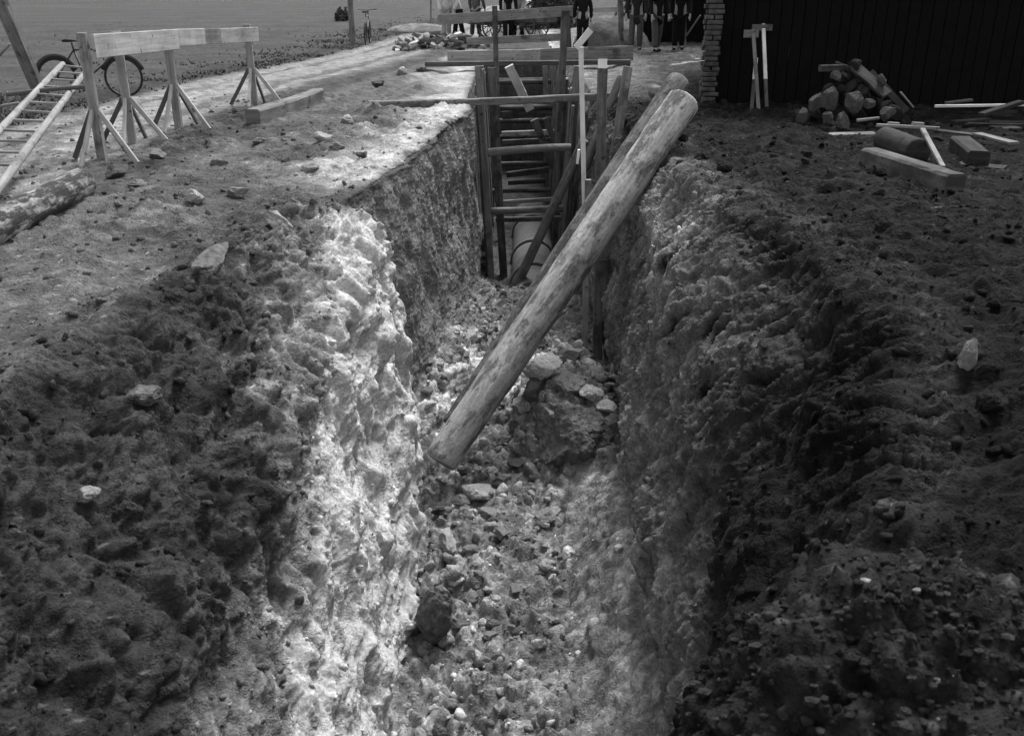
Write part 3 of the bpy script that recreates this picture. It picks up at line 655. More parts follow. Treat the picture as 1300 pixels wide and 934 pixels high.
# concrete pipe in the trench, in lengths with collars
rt = .40; pipe_x0, pipe_x1 = .36, .40
pipes = []
def pipe_len(y0, y1, label):
    t = thing('concrete_pipe', (pipe_x0, y0, -3.1), label, 'pipe', 'drain pipes on the trench floor')
    z = -3.12
    def ring(r1, r2, ya, yb, seg):
        m = MB(); n = 40; base = 0; yl = [ya+(yb-ya)*i/seg for i in range(seg+1)]
        prof = [(r1, y_) for y_ in yl]+[(r2, yb), (r2, ya)]
        for (r_, y_) in prof:
            for k in range(n):
                g = 2*math.pi*k/n; m.V.append(Vector((pipe_x0+(y_-14)*.012+r_*math.cos(g), y_, z+r_*math.sin(g))))
        L = len(prof)
        for i in range(L):
            for k in range(n):
                i2 = (i+1) % L; k2 = (k+1) % n; m.F.append((i*n+k, i*n+k2, i2*n+k2, i2*n+k)); m.U += [(0, 0), (1, 0), (1, 1), (0, 1)]
        return m
    ring(rt, rt-.06, y0+.03, y1-.03, 8).build('barrel', CONC, t, True)
    ring(rt+.035, rt-.058, y0-.02, y0+.10, 2).build('collar', CONC, t, False)
pipe_len(14.9, 15.95, 'nearest length of grey concrete pipe at the foot of the diagonal pole'); pipe_len(16.0, 17.5, 'second length of grey concrete pipe behind the diagonal pole'); pipe_len(17.55, 19.5, 'third length of grey concrete pipe under the struts'); pipe_len(19.55, 21.5, 'farthest visible length of grey concrete pipe')

# ---------------------------------------------------------------- white stake
t = thing('white_stake', P(743, 462, 11.6), 'tall thin white stake standing in the trench beside the big log', 'stake')
MB().plank(P(743, 310, 11.3), P(737.5, 60, 11.2), .055, .03, up=Vector((0, 1, 0)), seg=10, jit=.03, seed=1).build('upper_lath', W_WHITE, t)
MB().plank(P(733, 208, 11.27), P(735, 190, 11.26), .03, .035, up=Vector((0, 1, 0)), seed=2).build('chip', W_WHITE, t)
MB().plank(P(742, 464, 11.6), P(746.5, 228, 11.24), .075, .035, up=Vector((0, 1, 0)), seg=10, jit=.03, seed=3).build('lower_lath', W_LIGHTMID, t)
MB().plank(P(731, 61, 11.16), P(750, 38, 11.16), .07, .03, up=Vector((0, 1, 0)), seg=4, jit=.05, seed=4).build('cross_piece', W_WHITE, t)

# ---------------------------------------------------------------- railing over the far trench
t = thing('trench_railing', G(640, 62), 'pale double railed barrier standing across the far trench', 'barrier')
Yr = G(640, 62).y
MB().plank(P(556, 25.5, Yr), P(727, 14, Yr), .04, .27, seg=8, seed=1).build('top_rail', W_LIGHTMID, t)
MB().plank(P(592, 53, Yr), P(721, 47, Yr), .04, .20, seg=8, seed=2).build('lower_rail', W_LIGHTMID, t)
MB().plank(P(629, 63, Yr-.06), P(628, 9, Yr-.06), .10, .07, up=Vector((0, 1, 0)), seed=3).build('rail_post', W_DARK, t)
MB().plank(P(722, 63, Yr-.06), P(719, 14, Yr-.06), .17, .07, up=Vector((0, 1, 0)), seed=4).build('rail_post', W_DARK, t)
MB().plank(P(716, 63, Yr-.1), P(716, 16, Yr-.1), .05, .05, up=Vector((0, 1, 0)), seed=5).build('rail_post', W_MID, t)
one('far_rail', MB().plank(P(746, 13, Yr+2), P(792, 12, Yr+2), .04, .14, seg=4, seed=8), W_NEW, 'pale rail behind the dark clad person at the far trench', 'rail')
post('fence_post', 789, 64, 787, -14, 26.5, 26.5, .14, .10, W_MID, 'upright post left of the people in dark coats', seed=14)
one('plank_walkway', MB().plank(G(822, 84, .06), G(896, 74, .06), 1.0, .06, seg=6, seed=9), W_LIGHTMID, 'pale broad plank platform on the ground before the people in dark coats', 'platform')

# ---------------------------------------------------------------- barrier stands and their boards
def stand(loc, h, label, rz):
    t = thing('barrier_stand', loc, label, 'barrier stand', 'wooden barrier stands along the track', rz)
    O = Vector((0, 0, 0)); z = Vector
    def part(n, m, mt): return m.build(n, mt, t, origin=O)
    part('post', MB().plank(z((0, 0, -.05)), z((0, 0, h)), .10, .08, up=z((0, 1, 0)), seg=6, jit=.02, seed=1), W_LIGHTMID)
    for k, (dx, dy) in enumerate(((.46, -.1), (-.40, .12), (.08, .46), (-.03, -.42))):
        f = z((dx, dy, .0)); s0 = z((dx*.10, dy*.10, .56)); part('brace', MB().plank(f, s0, .055, .035, up=z((0, 1, 0.01)) if abs(dx) > abs(dy) else z((1, 0, 0)), seg=3, seed=k), (W_NEW, W_DARK, W_DARK, W_NEW)[k])  # lit braces get pale wood, shaded ones dark wood
    return t
stand_px = [(131, 207, 119, 42), (169, 184, 163, 40), (228, 168, 223, 38), (324, 136, 319, 31)]
slabels = ['nearest wooden barrier stand, leftmost, beside the ladder', 'second wooden barrier stand, between the leftmost and the tall third', 'third wooden barrier stand where the two boards meet', 'farthest wooden barrier stand at the right end of the boards']
tops = []
for k, (u0, v0, u1, v1) in enumerate(stand_px):
    f = G(u0, v0, 0); f.z = hgt(f.x, f.y); h = P(u1, v1, f.y).z-f.z
    stand(f, h, slabels[k], R((-6, 10, -4, 5)[k])); tops.append(Vector((f.x, f.y, f.z+h)))
d = (tops[2]-tops[0]).normalized()
dz = Vector((0, 0, 0))
def face(pt): return pt + Vector((.0, -.075, 0))
Y0, Y2, Y3 = tops[0].y, tops[2].y, tops[3].y
one('barrier_board', MB().plank(P(119, 59, Y0-.08), P(225, 50, Y2-.08), .035, .245, seg=8, jit=.01, seed=1), W_NEW, 'wide pale board nailed along the three nearest barrier stands', 'board')
t = one('barrier_board', MB().plank(P(224, 48, Y2-.08), P(259, 46.5, (Y2*.66+Y3*.34)-.08), .035, .21, seg=4, jit=.01, seed=2), W_NEW, 'short pale barrier board right of the third stand', 'board')
one('barrier_board', MB().plank(P(259, 46.8, (Y2*.66+Y3*.34)-.06), P(280, 45.8, (Y2*.45+Y3*.55)-.06), .03, .20, seg=4, jit=.02, seed=3), W_MID, 'darkened middle length of barrier board between third and fourth stands', 'board')
one('barrier_board', MB().plank(P(279, 46, (Y2*.45+Y3*.55)-.08), P(327, 43.5, Y3-.08), .035, .205, seg=4, jit=.01, seed=4), W_NEW, 'pale barrier board ending at the farthest stand', 'board')

# ---------------------------------------------------------------- ladder, cross pole, bicycle and timber at the far left
def ladder():
    Ya, Yb = 8.2, 14.1
    Ra, Rb = P(-24, 268, Ya), P(114, 84, Yb); La, Lb = P(-99, 265, Ya), P(80, 81, Yb)
    La.z = Ra.z
    t = thing('ladder', (Ra+La)/2, 'long pale pole ladder sloping up from the ground beside the barrier', 'ladder')
    MB().log(Ra, Rb, .048, .036, 12, 20, .05, 0, 1).build('rail', W_LIGHTMID, t, True)
    MB().log(La, Lb, .048, .036, 12, 20, .05, 0, 2).build('rail', W_LIGHTMID, t, True)
    n = 15
    for k in range(n):
        f = .02+.96*k/(n-1); MB().log(La.lerp(Lb, f), Ra.lerp(Rb, f+random.uniform(-.004, .004)), .015, .015, 8, 4, .05, 0, k).build('rung', W_LIGHTMID, t, True)
ladder()
one('cross_pole', MB().log(P(9, 120, 12.55), P(114, 110, 12.5), .03, .028, 10, 14, .12, .01, 5), W_DARK, 'thin dark pole lying across the ladder', 'pole', None, True)
one('leaning_timber', MB().plank(G(52, 122, 0), P(-24, -58, 15.2), .21, .14, up=Vector((0, 1, 0)), seg=8, jit=.03, seed=4), W_LIGHTMID, 'big pale timber leaning left behind the ladder', 'timber')
one('thin_stick', MB().log(P(-12, 83, 15.6), P(13, 56, 15.6), .022, .018, 8, 6, .05, 0, 4), W_MID, 'thin stick slanting beside the leaning timber', 'stick', None, True)
t = thing('wooden_hurdle', G(5, 150), 'low dark wooden hurdle at the left edge under the cross pole', 'hurdle')
MB().log(P(-40, 142, 13.2), P(24, 131, 13.2), .022, .02, 8, 8, .08, 0, 1).build('rail', W_MID, t, True)
for k, u in enumerate((-28, -12, 2, 10, 23)):
    MB().log(G(u, 150, 0)*1.0, P(u-1, 116, G(u, 150, 0).y), .02, .018, 8, 5, .08, 0, k).build('upright', W_MID, t, True)

def bicycle(loc, rz, label, lean=0):
    t = thing('bicycle', loc, label, 'bicycle'); t.rotation_euler = (lean, 0, rz); O = Vector((0, 0, 0)); z = Vector
    def part(n, m, mt, par=None, sm=True): return m.build(n, mt, par or t, sm, origin=O)
    rw = .33; wb = .56
    for s_ in (-1, 1):
        w_ = part('wheel', MB().torus((s_*wb, 0, rw), rw-.035, .010, 'Y', 36, 6), METAL)
        part('tyre', MB().torus((s_*wb, 0, rw), rw-.018, .018, 'Y', 36, 8), RUBBER, w_)
        m = MB()
        for k in range(14):
            a = 2*math.pi*k/14; m.tube([(s_*wb, .0, rw), (s_*wb+(rw-.04)*math.cos(a), 0, rw+(rw-.04)*math.sin(a))], .0018, 4)
        m.tube([(s_*wb, -.05, rw), (s_*wb, .05, rw)], .02, 8); part('spokes', m, METAL, w_, False)
        m = MB(); pts = [(s_*wb+(rw+.03)*math.cos(a), 0, rw+(rw+.03)*math.sin(a)) for a in [R(20)+R(140)*i/10 for i in range(11)]]
        m.sweep(pts, [(-.03, 0), (.03, 0), (.03, .006), (-.03, .006)], up=z((0, 1, 0))); part('mudguard', m, METAL)
    bb = z((-.08, 0, .29)); st_ = z((-.22, 0, .78)); hd = z((.40, 0, .80)); hl = z((.43, 0, .68)); rx = z((-wb, 0, rw)); fx = z((wb, 0, rw))
    m = MB()
    for a, b in ((bb, st_), (st_, hd), (bb, hl), (bb, rx), (st_, rx), (hd, hl), (hl, fx)): m.tube([a, b], .015, 8)
    part('frame', m, METAL)
    m = MB(); m.tube([hd, z((.38, 0, .95))], .013, 8); m.tube([z((.22, -.27, .98)), z((.34, -.24, .98)), z((.38, 0, .95)), z((.34, .24, .98)), z((.22, .27, .98))], .012, 8); part('handlebar', m, METAL)
    m = MB(); m.tube([st_, z((-.24, 0, .90))], .012, 8); m.sweep([z((-.37, 0, .92)), z((-.30, 0, .93)), z((-.18, 0, .925)), z((-.06, 0, .91))], [(-.1, -.02), (.1, -.02), (.1, .02), (-.1, .02)], [.8, 1, .6, .2]); part('saddle', m, RUBBER)
    m = MB(); m.torus((-.08, .04, .29), .09, .008, 'Y', 20, 5); m.tube([z((-.08, .06, .29)), z((.05, .06, .20)), z((.05, .15, .20))], .01, 6); m.tube([z((-.08, -.06, .29)), z((-.21, -.06, .38)), z((-.21, -.15, .38))], .01, 6); part('crankset', m, METAL)
    return t
q = G(118, 124, 0); bicycle((q.x, q.y, hgt(q.x, q.y)), R(4), 'dark bicycle standing behind the ladder and the nearest barrier stand', R(-6))
q = G(466, 57, 0); bicycle((q.x, q.y+.25, hgt(q.x, q.y)), R(92), 'dark bicycle seen end on, leaning on the pole by the track', R(0))
# utility pole
q = G(448, 57, 0)
t = thing('utility_pole', (q.x, q.y, 0), 'tall straight wooden pole beside the dirt track', 'pole')
MB().log((q.x, q.y, -.1), (q.x, q.y, 7.5), .085, .07, 14, 30, .03, .01, 8).build('pole_shaft', W_MID, t, True)
MB().plank((q.x-.6, q.y-.11, 6.9), (q.x+.6, q.y-.11, 6.9), .09, .09).build('cross_arm', W_DARK, t)
post('thin_post', 547, 32, 547, -10, 38, 38, .06, .06, W_MID, 'thin distant post beside the track end', seed=15)
# log and timber on the left ground
a = G(-60, 312, .14); b = G(104, 232, .14)
one('ground_log', MB().log(a, b, .15, .14, 22, 30, .08, .02, 17), W_BARK, 'mottled bark covered log lying on the ground below the ladder', 'log', None, True)
a = G(321, 150, .11); b = G(404, 122, .11)
one('squared_timber', MB().plank(a, b, .22, .24, seg=8, jit=.05, bend=-.02, seed=18), W_STRUT, 'weathered squared timber lying behind the farthest barrier stand', 'timber')

# ---------------------------------------------------------------- stones at the edges of the trench
def slab(name, u, v, z, size, rot, label, mat=STONE, seed=1, cat='stone'):
    q = G(u, v, z); zz = hgt(q.x, q.y)
    me = rock_mesh(name, seed, ico(5), 9, .22, size, mat); return put(me, name, (q.x, q.y, zz-size[2]*.5), 1, rot, label, cat)
slab('flat_stone', 268, 335, .05, (.36, .09, .04), (R(28), R(-4), R(84)), 'long flat grey stone tilted on the left bank crest', CLAYD, 501)
slab('flat_stone', 350, 287, .05, (.16, .12, .09), (R(10), R(25), R(30)), 'pale blocky stone on the left bank crest nearer the trench', STONE, 502)
slab('pale_brick', 1226, 458, .3, (.036, .05, .12), (R(14), R(-8), R(10)), 'small white brick end sticking out of the dark right bank', STONE, 503, 'brick')
slab('flat_stone', 92, 522, .1, (.06, .05, .04), (0, 0, 1), 'small pale stone on the left bank crest near the corner', CLAY, 504)
slab('flat_stone', 205, 655, -.9, (.10, .07, .06), (0, .3, 1), 'dark stone sunk in the left bank slope', CLAYD, 505)
for k, (u, v, s_, wh) in enumerate([(*t_, w_) for t_, w_ in zip(sorted([(150, 228, .16), (200, 205, .11), (175, 240, .09), (410, 178, .12), (440, 160, .14), (365, 205, .14), (395, 222, .10), (300, 250, .12), (250, 262, .10), (480, 110, .15), (510, 97, .16), (535, 92, .14), (300, 150, .08), (280, 215, .1), (330, 190, .09), (460, 205, .08), (430, 195, .1)], key=lambda t_: -t_[1]), ORD)]):
    q = G(u, v, 0); put(cm[rr.randrange(9)], 'earth_clod', (q.x, q.y, hgt(q.x, q.y)-s_*.25), s_, (0, 0, rr.random()*6), 'rough earth clod on the ground left of the trench, %s nearest the camera' % wh, 'earth clod', 'earth clods left of the trench')
pm = [rock_mesh('earth_clod', 260+k, ico(5), 10, .3, (1, .8, .65), EARTH_SHADED) for k in range(4)]
rc = sorted([(rr.uniform(1.7, 4.2), rr.uniform(3.6, 12)) for _ in range(26)], key=lambda t_: t_[1])
for k, (x, y) in enumerate(rc):
    s_ = rr.uniform(.04, .11); put(pm[rr.randrange(4)], 'earth_clod', (x, y, hgt(x, y)-s_*.2), s_, (rr.random(), 0, rr.random()*6), 'dark clod of earth on the right bank, %s nearest the camera' % ORD[k], 'earth clod', 'dark earth clods on the right bank')
# out of focus spoil heap close to the camera on the right
V = ICO4[0].copy(); V = np.concatenate([V]); bm = bmesh.new(); bmesh.ops.create_icosphere(bm, subdivisions=6, radius=1)
V = np.array([v.co[:] for v in bm.verts]); F = [[v.index for v in f.verts] for f in bm.faces]; bm.free()
e = np.array([.62, .48, .58]); W0 = V*e; W0[:, 2] = np.where(W0[:, 2] < 0, W0[:, 2]*.3, W0[:, 2])
dd = .15*fbm(W0*2.3+3, 4, .6)+.06*fbm(W0*7, 4, .6, True); c1, c2, c3 = cells(W0*9); dd += .05*np.clip((c2-c1)*2, 0, 1)*c3
c1, c2, c5 = cells(W0*5+fbm(W0*4, 3)[:, None]*.6); dd += .10*np.clip(1-(c1/.7)**2, 0, 1)*c5
c1, c2, c3 = cells(W0*13+1); dd += .05*np.clip(1-(c1/.7)**2, 0, 1)*c3
c1, c2, c4 = cells(W0*28); dd += .026*np.clip(1-(c1/.7)**2, 0, 1)*c4
W0 = W0+V*dd[:, None]
me = bpy.data.meshes.new('spoil_heap'); me.from_pydata(W0.tolist(), [], F); me.update(); me.polygons.foreach_set('use_smooth', [True]*len(F))
a_ = me.attributes.new('tone', 'FLOAT', 'POINT'); tn = .018*np.exp(fbm(W0*5+8, 4, .6)*1.4+.8*(c3-.4)+.8*(c4-.4)); tn = np.where((c4 > .95) & (c1 < .3), .14, tn); a_.data.foreach_set('value', tn.astype(np.float32))
me.materials.append(SOIL)
o = bpy.data.objects.new('spoil_heap', me); C.objects.link(o); o.location = (1.22, 2.24, -.33); tag(o, 'crumbly dark spoil heap close by at the lower right', 'earth heap')
rg_ = np.random.default_rng(77); nn_ = 9000; ch_ = rg_.choice(len(W0), nn_); B_ = [rockverts(ICO1[0], 300+k, 6, .3, (1, .8, .7)) for k in range(8)]; CRV = []; CT = []
for i in ch_:
    s_ = .004+.022*rg_.random()**3; CRV.append(B_[rg_.integers(8)]*s_*rg_.uniform(.7, 1.3, 3)+W0[i]+V[i]*s_*.3); CT.append(np.full(len(ICO1[0]), .30 if rg_.random() < .02 else .022*rg_.uniform(.5, 2.6)))
CRV = np.concatenate(CRV); CF = (ICO1[1][None]+np.arange(nn_)[:, None, None]*len(ICO1[0])).reshape(-1, 3)
me = bpy.data.meshes.new('crumbs'); me.from_pydata(CRV.tolist(), [], CF.tolist()); me.update(); a_ = me.attributes.new('tone', 'FLOAT', 'POINT'); a_.data.foreach_set('value', np.concatenate(CT).astype(np.float32)); me.materials.append(SOIL)
c_ = bpy.data.objects.new('crumbs', me); C.objects.link(c_); c_.parent = o; c_['kind'] = 'stuff' 

# ---------------------------------------------------------------- brick heap beyond the left edge, every brick a thing
def brick_mesh(k):
    m = MB().plank((-.11, 0, 0), (.11, 0, 0), .105, .065, seg=3, jit=.06, seed=k, ch=.006)
    me_o = m.build('brick', BRICKM[k], None, origin=Vector((0, 0, 0))); me = me_o.data; bpy.data.objects.remove(me_o); return me
bms = [brick_mesh(k) for k in range(4)]
rb = random.Random(5)
for k in range(130):
    t_ = rb.random(); u = 503+t_*115; q0_ = G(u, 66-t_*5, 0); ww = 1.5
    hmax = .55*math.sin(math.pi*min(1, max(.0, (u-495)/118)))**.7
    x = q0_.x; y = q0_.y+rb.uniform(-.2, 1.3); z = rb.random()*hmax*(1-abs((y-q0_.y-.5)/1.2)*.7)
    o = bpy.data.objects.new('brick', bms[rb.choice((0, 0, 1, 1, 2, 3))]); C.objects.link(o); o.location = (x, y, max(z, .03)); o.rotation_euler = (rb.uniform(-.5, .5), rb.uniform(-.6, .6), rb.random()*3.2)
    sc = rb.uniform(.9, 1.5); o.scale = (sc, sc, sc)
    tag(o, 'broken brick in the tumbled heap beside the far trench', 'brick', 'bricks in the heap left of the far trench')
# ---------------------------------------------------------------- buildings at the right
def building(name, foot, h, label, pier=True):
    c0 = Vector((foot[0][0], foot[0][1], 0)); t = thing(name, c0, label, 'building')
    m = MB(); bd = random.Random(2)
    n = len(foot)
    for i in range(n):
        a = Vector((*foot[i], 0)); b = Vector((*foot[(i+1) % n], 0)); L = (b-a).length; d = (b-a).normalized(); nn = Vector((d.y, -d.x, 0)); s_ = 0
        while s_ < L-.01:
            w_ = min(bd.uniform(.15, .2), L-s_); q = a+d*(s_+w_/2)+nn*bd.uniform(0, .008)
            m.plank(q+Vector((0, 0, -.05)), q+Vector((0, 0, h)), w_-.008, .03, up=nn, seg=2, jit=.01, seed=i)
            s_ += w_
    m.build('wall', TAR, t)
    m = MB(); cx = sum(f[0] for f in foot)/n; cy = sum(f[1] for f in foot)/n
    ap = [Vector((f[0]+(f[0]-cx)*.08, f[1]+(f[1]-cy)*.08, h)) for f in foot]
    base = len(m.V); m.V += ap; m.V += [v+Vector((0, 0, .12)) for v in ap]; ridge = [(ap[0]+ap[3])/2+Vector((.8, 0, 1.6)), (ap[1]+ap[2])/2+Vector((-.8, 0, 1.6))]; m.V += ridge
    m.F += [(3, 2, 1, 0), (0, 1, 5, 4), (1, 2, 6, 5), (2, 3, 7, 6), (3, 0, 4, 7), (4, 5, 9, 8), (5, 6, 9), (6, 7, 8, 9), (7, 4, 8)]
    m.U += [(0, 0)]*sum(len(f) for f in m.F)
    m.build('roof', TAR, t)
    return t
TAR = plain_mat('tarred_board', .006, .85, .3, 8, .12, .002)
bA = building('tarred_barn', [(3.18, 15.35), (14, 14.9), (14.5, 24), (5.75, 24.5)], 3.4, 'large black tarred barn with a brick corner pier on the right')
m = MB(); br = random.Random(4); zz = -.05; row = 0
bx0, by0 = 3.06, 15.22
while zz < 3.3:
    for j in range(2):
        for i in range(2 if row % 2 else 1):
            L_ = .11 if row % 2 else .225
            xx = bx0-.0+(i*.115 if row % 2 else .0)+L_/2-.11+br.uniform(-.006, .006); y_ = by0+j*.115+br.uniform(-.006, .006)
            xx += br.uniform(-.03, .03); m.plank((xx-L_/2, y_, zz), (xx+L_/2, y_, zz), .10, .062, seg=1, jit=.05, seed=row*7+i+j, ch=.012)
    zz += .075; row += 1
m.build('brick_pier', plain_mat('pier_brick', .085, .92, .7, 7, .15, .006), bA)
building('tarred_shed', [(3.75, 29.8), (9, 29.4), (9.2, 34), (4.4, 34.4)], 3.0, 'black shed standing behind the people in dark coats')

# boning rods leaning on the barn
def rod(name, ub, vb, ut, vt, Yb, Yt, head_w, head_h, split, mats, label, headdx=0):
    a = G(ub, vb, 0); b = P(ut, vt, Yt); t = thing(name, a, label, 'sight rod'); mid = a.lerp(b, split)
    MB().plank(a, mid, .05, .028, up=Vector((0, 1, 0)), seed=1).build('lower_staff', mats[0], t)
    MB().plank(mid, b, .052, .03, up=Vector((0, 1, 0)), seed=2).build('upper_staff', mats[1], t)
    if head_w: MB().plank(b+Vector((-head_w/2+headdx, -.035, -head_h/2)), b+Vector((head_w/2+headdx, -.035, -head_h/2)), .03, head_h, seed=3, seg=2).build('sight_board', mats[2], t)
rod('sight_rod', 964, 153, 956, 38, 14.3, 14.95, .22, .11, .5, (W_STRUT, W_STRUT, W_MID), 'grey T shaped sight rod, leftmost of the three against the barn', -.03)
rod('sight_rod', 974, 152, 969, 31, 14.3, 15.0, .30, .09, .42, (W_DARK, W_WHITE, W_SHORE), 'T shaped sight rod with a bright white upper staff against the barn', -.02)
rod('sight_rod', 953, 151, 960, 74, 14.3, 14.9, 0, 0, .64, (W_SHORE, W_WHITE, W_SHORE), 'short thin rod with a white tip behind the grey sight rod')

# ---------------------------------------------------------------- timber and stone pile in front of the barn
Yp = 13.2
def chunk(u0, v0, u1, v1, Yc, s3, seed, mat, label, name='stone_chunk', cat='stone', rz=0.):
    cu, cv = (u0+u1)/2, v1; q = P(cu, cv, Yc); k = q.y*.9225+(CAM_H-q.z)*.386
    wx = (u1-u0)/2*k/FPX; hz = (v1-v0)/2*k/FPX
    me = rock_mesh(name, seed, ico(5), 9, .16, (wx*1.15, wx*s3, hz*1.25), mat)
    return put(me, name, q, 1, (0, 0, rz), label, cat)
DK = W_PILE
one('pile_timber', MB().plank(P(1084, 84, 13.3), P(1126, 121, 12.9), .16, .05, up=Vector((.3, -.9, .4)), seg=4, jit=.04, seed=1), W_PILE, 'broad plank leaning down the right side of the pile', 'plank')
one('pile_timber', MB().log(P(1060, 82, 13.4), P(1086, 84, 13.3), .05, .045, 12, 6, .1, .06, 2), W_DKPILE, 'bent dark branch on the very top of the pile', 'branch', None, True)
one('pile_timber', MB().plank(P(1041, 87, 13.3), P(1072, 86, 13.35), .10, .085, seg=3, jit=.04, seed=3), W_PILE, 'short level block near the top left of the pile', 'block')
one('pile_timber', MB().plank(P(1104, 92, 13.6), P(1150, 142, 13.3), .12, .05, up=Vector((.3, -.9, .4)), seg=4, jit=.04, seed=4), W_DKPILE, 'dark plank leaning behind the broad plank on the pile', 'plank')
one('pile_timber', MB().log(P(1143, 117, 13.2), P(1160, 137, 13.0), .016, .012, 8, 4, .1, 0, 5), W_MID, 'thin bent stick at the right foot of the pile', 'stick', None, True)
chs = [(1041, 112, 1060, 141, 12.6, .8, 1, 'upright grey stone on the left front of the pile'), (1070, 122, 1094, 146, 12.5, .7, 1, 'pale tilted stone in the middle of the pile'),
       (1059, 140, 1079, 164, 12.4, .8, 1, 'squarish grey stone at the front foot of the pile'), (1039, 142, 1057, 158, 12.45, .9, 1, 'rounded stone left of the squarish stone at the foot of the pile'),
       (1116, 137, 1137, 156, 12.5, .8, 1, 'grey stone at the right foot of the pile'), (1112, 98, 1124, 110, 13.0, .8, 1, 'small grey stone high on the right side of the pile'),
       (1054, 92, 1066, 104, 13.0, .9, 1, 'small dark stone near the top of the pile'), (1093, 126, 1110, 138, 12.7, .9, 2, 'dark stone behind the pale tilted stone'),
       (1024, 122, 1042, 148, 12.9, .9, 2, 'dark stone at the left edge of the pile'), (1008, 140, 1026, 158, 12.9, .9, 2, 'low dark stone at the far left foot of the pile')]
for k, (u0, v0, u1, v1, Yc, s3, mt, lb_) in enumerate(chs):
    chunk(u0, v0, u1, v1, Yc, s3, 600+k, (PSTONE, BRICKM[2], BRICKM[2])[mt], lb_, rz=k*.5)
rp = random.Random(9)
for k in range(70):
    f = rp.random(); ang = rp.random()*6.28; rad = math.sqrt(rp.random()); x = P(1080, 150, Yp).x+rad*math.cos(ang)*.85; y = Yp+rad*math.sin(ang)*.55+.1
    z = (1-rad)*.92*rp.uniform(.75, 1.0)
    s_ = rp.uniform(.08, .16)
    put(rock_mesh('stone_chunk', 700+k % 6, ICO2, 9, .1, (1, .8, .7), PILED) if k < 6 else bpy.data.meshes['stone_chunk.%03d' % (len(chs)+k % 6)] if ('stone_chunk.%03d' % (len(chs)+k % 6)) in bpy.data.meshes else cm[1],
        'stone_chunk', (x, y, z-.05), (s_, s_, s_), (rp.random()*3, rp.random()*3, rp.random()*6), 'dark broken stone deep in the rubble pile', 'stone', 'dark stones of the pile before the barn')
# heavy timbers right of the pile
a = G(1102, 204, .2); b = G(1212, 240, .2)
one('heavy_beam', MB().plank(a, b, .20, .27, seg=10, jit=.03, seed=31), wood_mat('stained_beam_wood', .11, .4, .85, .5, True, .5, .05, .006), 'heavy stained squared beam lying on the right ground', 'beam')
a = G(1122, 176, .23); b = G(1166, 194, .23)
one('short_log', MB().log(a, b, .13, .145, 20, 14, .06, 0, 33), W_DKPILE, 'short dark log lying behind the heavy beam', 'log', None, True)
a = G(1218, 184, .17); b = G(1242, 204, .17)
one('squared_block', MB().plank(a, b, .22, .2, seg=4, jit=.04, seed=34), W_DKPILE, 'dark squared block right of the pick handle', 'block')
one('loose_plank', MB().plank(P(1240, 170, 11.6), P(1288, 182, 11.0), .14, .03, seg=5, jit=.03, seed=35), W_STRUT, 'short grey plank jutting right over the timbers', 'plank')
one('loose_plank', MB().plank(P(1186, 166, 11.8), P(1236, 172, 11.6), .14, .035, seg=5, jit=.03, seed=36), W_PILE, 'grey plank lying behind the pick handle', 'plank')
one('loose_plank', MB().plank(G(1218, 208, .11), G(1276, 214, .11), .22, .03, seg=5, jit=.05, seed=37), W_PILE, 'flat board scrap on the ground right of the heavy beam', 'plank')
one('loose_plank', MB().plank(G(1028, 172, .12), G(1112, 170, .12), .20, .03, seg=5, jit=.03, seed=38), W_MID, 'flat pale board on the ground in front of the pile', 'plank')
one('loose_plank', MB().plank(G(1262, 163, .12), G(1290, 162, .12), .22, .03, seg=3, seed=39), W_PILE, 'short pale board at the far right below the white staff', 'plank')
one('loose_plank', MB().plank(P(1088, 153, 12.2), P(1116, 150, 12.2), .05, .03, seg=3, seed=40), W_MID, 'thin pale slat at the right foot of the pile', 'slat')
one('thin_stick', MB().log(G(1006, 161, .02), G(1038, 153, .03), .014, .01, 8, 4, .1, 0, 41), W_MID, 'thin stick on the ground left of the pile', 'stick', None, True)
a = G(1187, 134, .35); b = G(1330, 134, .35); one('white_staff', MB().plank(P(1187, 135, 12.9), P(1330, 133, 12.9), .035, .035, seg=6, seed=42), W_WHITE, 'long thin white staff lying level at the far right', 'staff')
one('loose_plank', MB().plank(P(1245, 146, 12.6), P(1296, 130, 12.9), .10, .05, seg=4, jit=.04, seed=43), W_DKPILE, 'dark board lying aslant under the white staff', 'plank')
one('loose_plank', MB().plank(P(1200, 131, 13.3), P(1234, 127, 13.3), .08, .03, seg=3, seed=44), W_PILE, 'small grey slat behind the white staff', 'slat')
rk = random.Random(14)
for k in range(9):
    u = rk.uniform(1195, 1320); v = rk.uniform(138, 165); a = G(u, v, rk.uniform(.03, .12)); an = rk.uniform(-.5, .5); L_ = rk.uniform(.5, 1.2)
    one('timber_scrap', MB().plank(a, a+Vector((L_*math.cos(an), L_*math.sin(an), rk.uniform(-.03, .06))), rk.uniform(.06, .14), rk.uniform(.04, .1), seg=3, jit=.05, seed=50+k), W_DKPILE, 'dark timber scrap in the low stack at the far right', 'timber', 'dark timber scraps at the far right')
t = thing('sight_rod', P(1197, 212, 10.5), 'white handled sight rod lying over the timbers with its head towards the pile', 'sight rod')
MB().plank(P(1197, 212, 9.6), P(1171, 164, 10.4), .05, .03, up=Vector((0, 0, 1)), seg=4, seed=45).build('handle', W_LIGHTMID, t)
MB().plank(P(1113, 159, 11.55), P(1192, 163, 11.55), .035, .035, seg=4, seed=46).build('cross_staff', W_LIGHTMID, t)
for u in (1134, 1165): MB().plank(P(u-7, 157.5, 11.58), P(u+7, 158.5, 11.58), .05, .05, seg=1, seed=47).build('block', W_LIGHTMID, t)

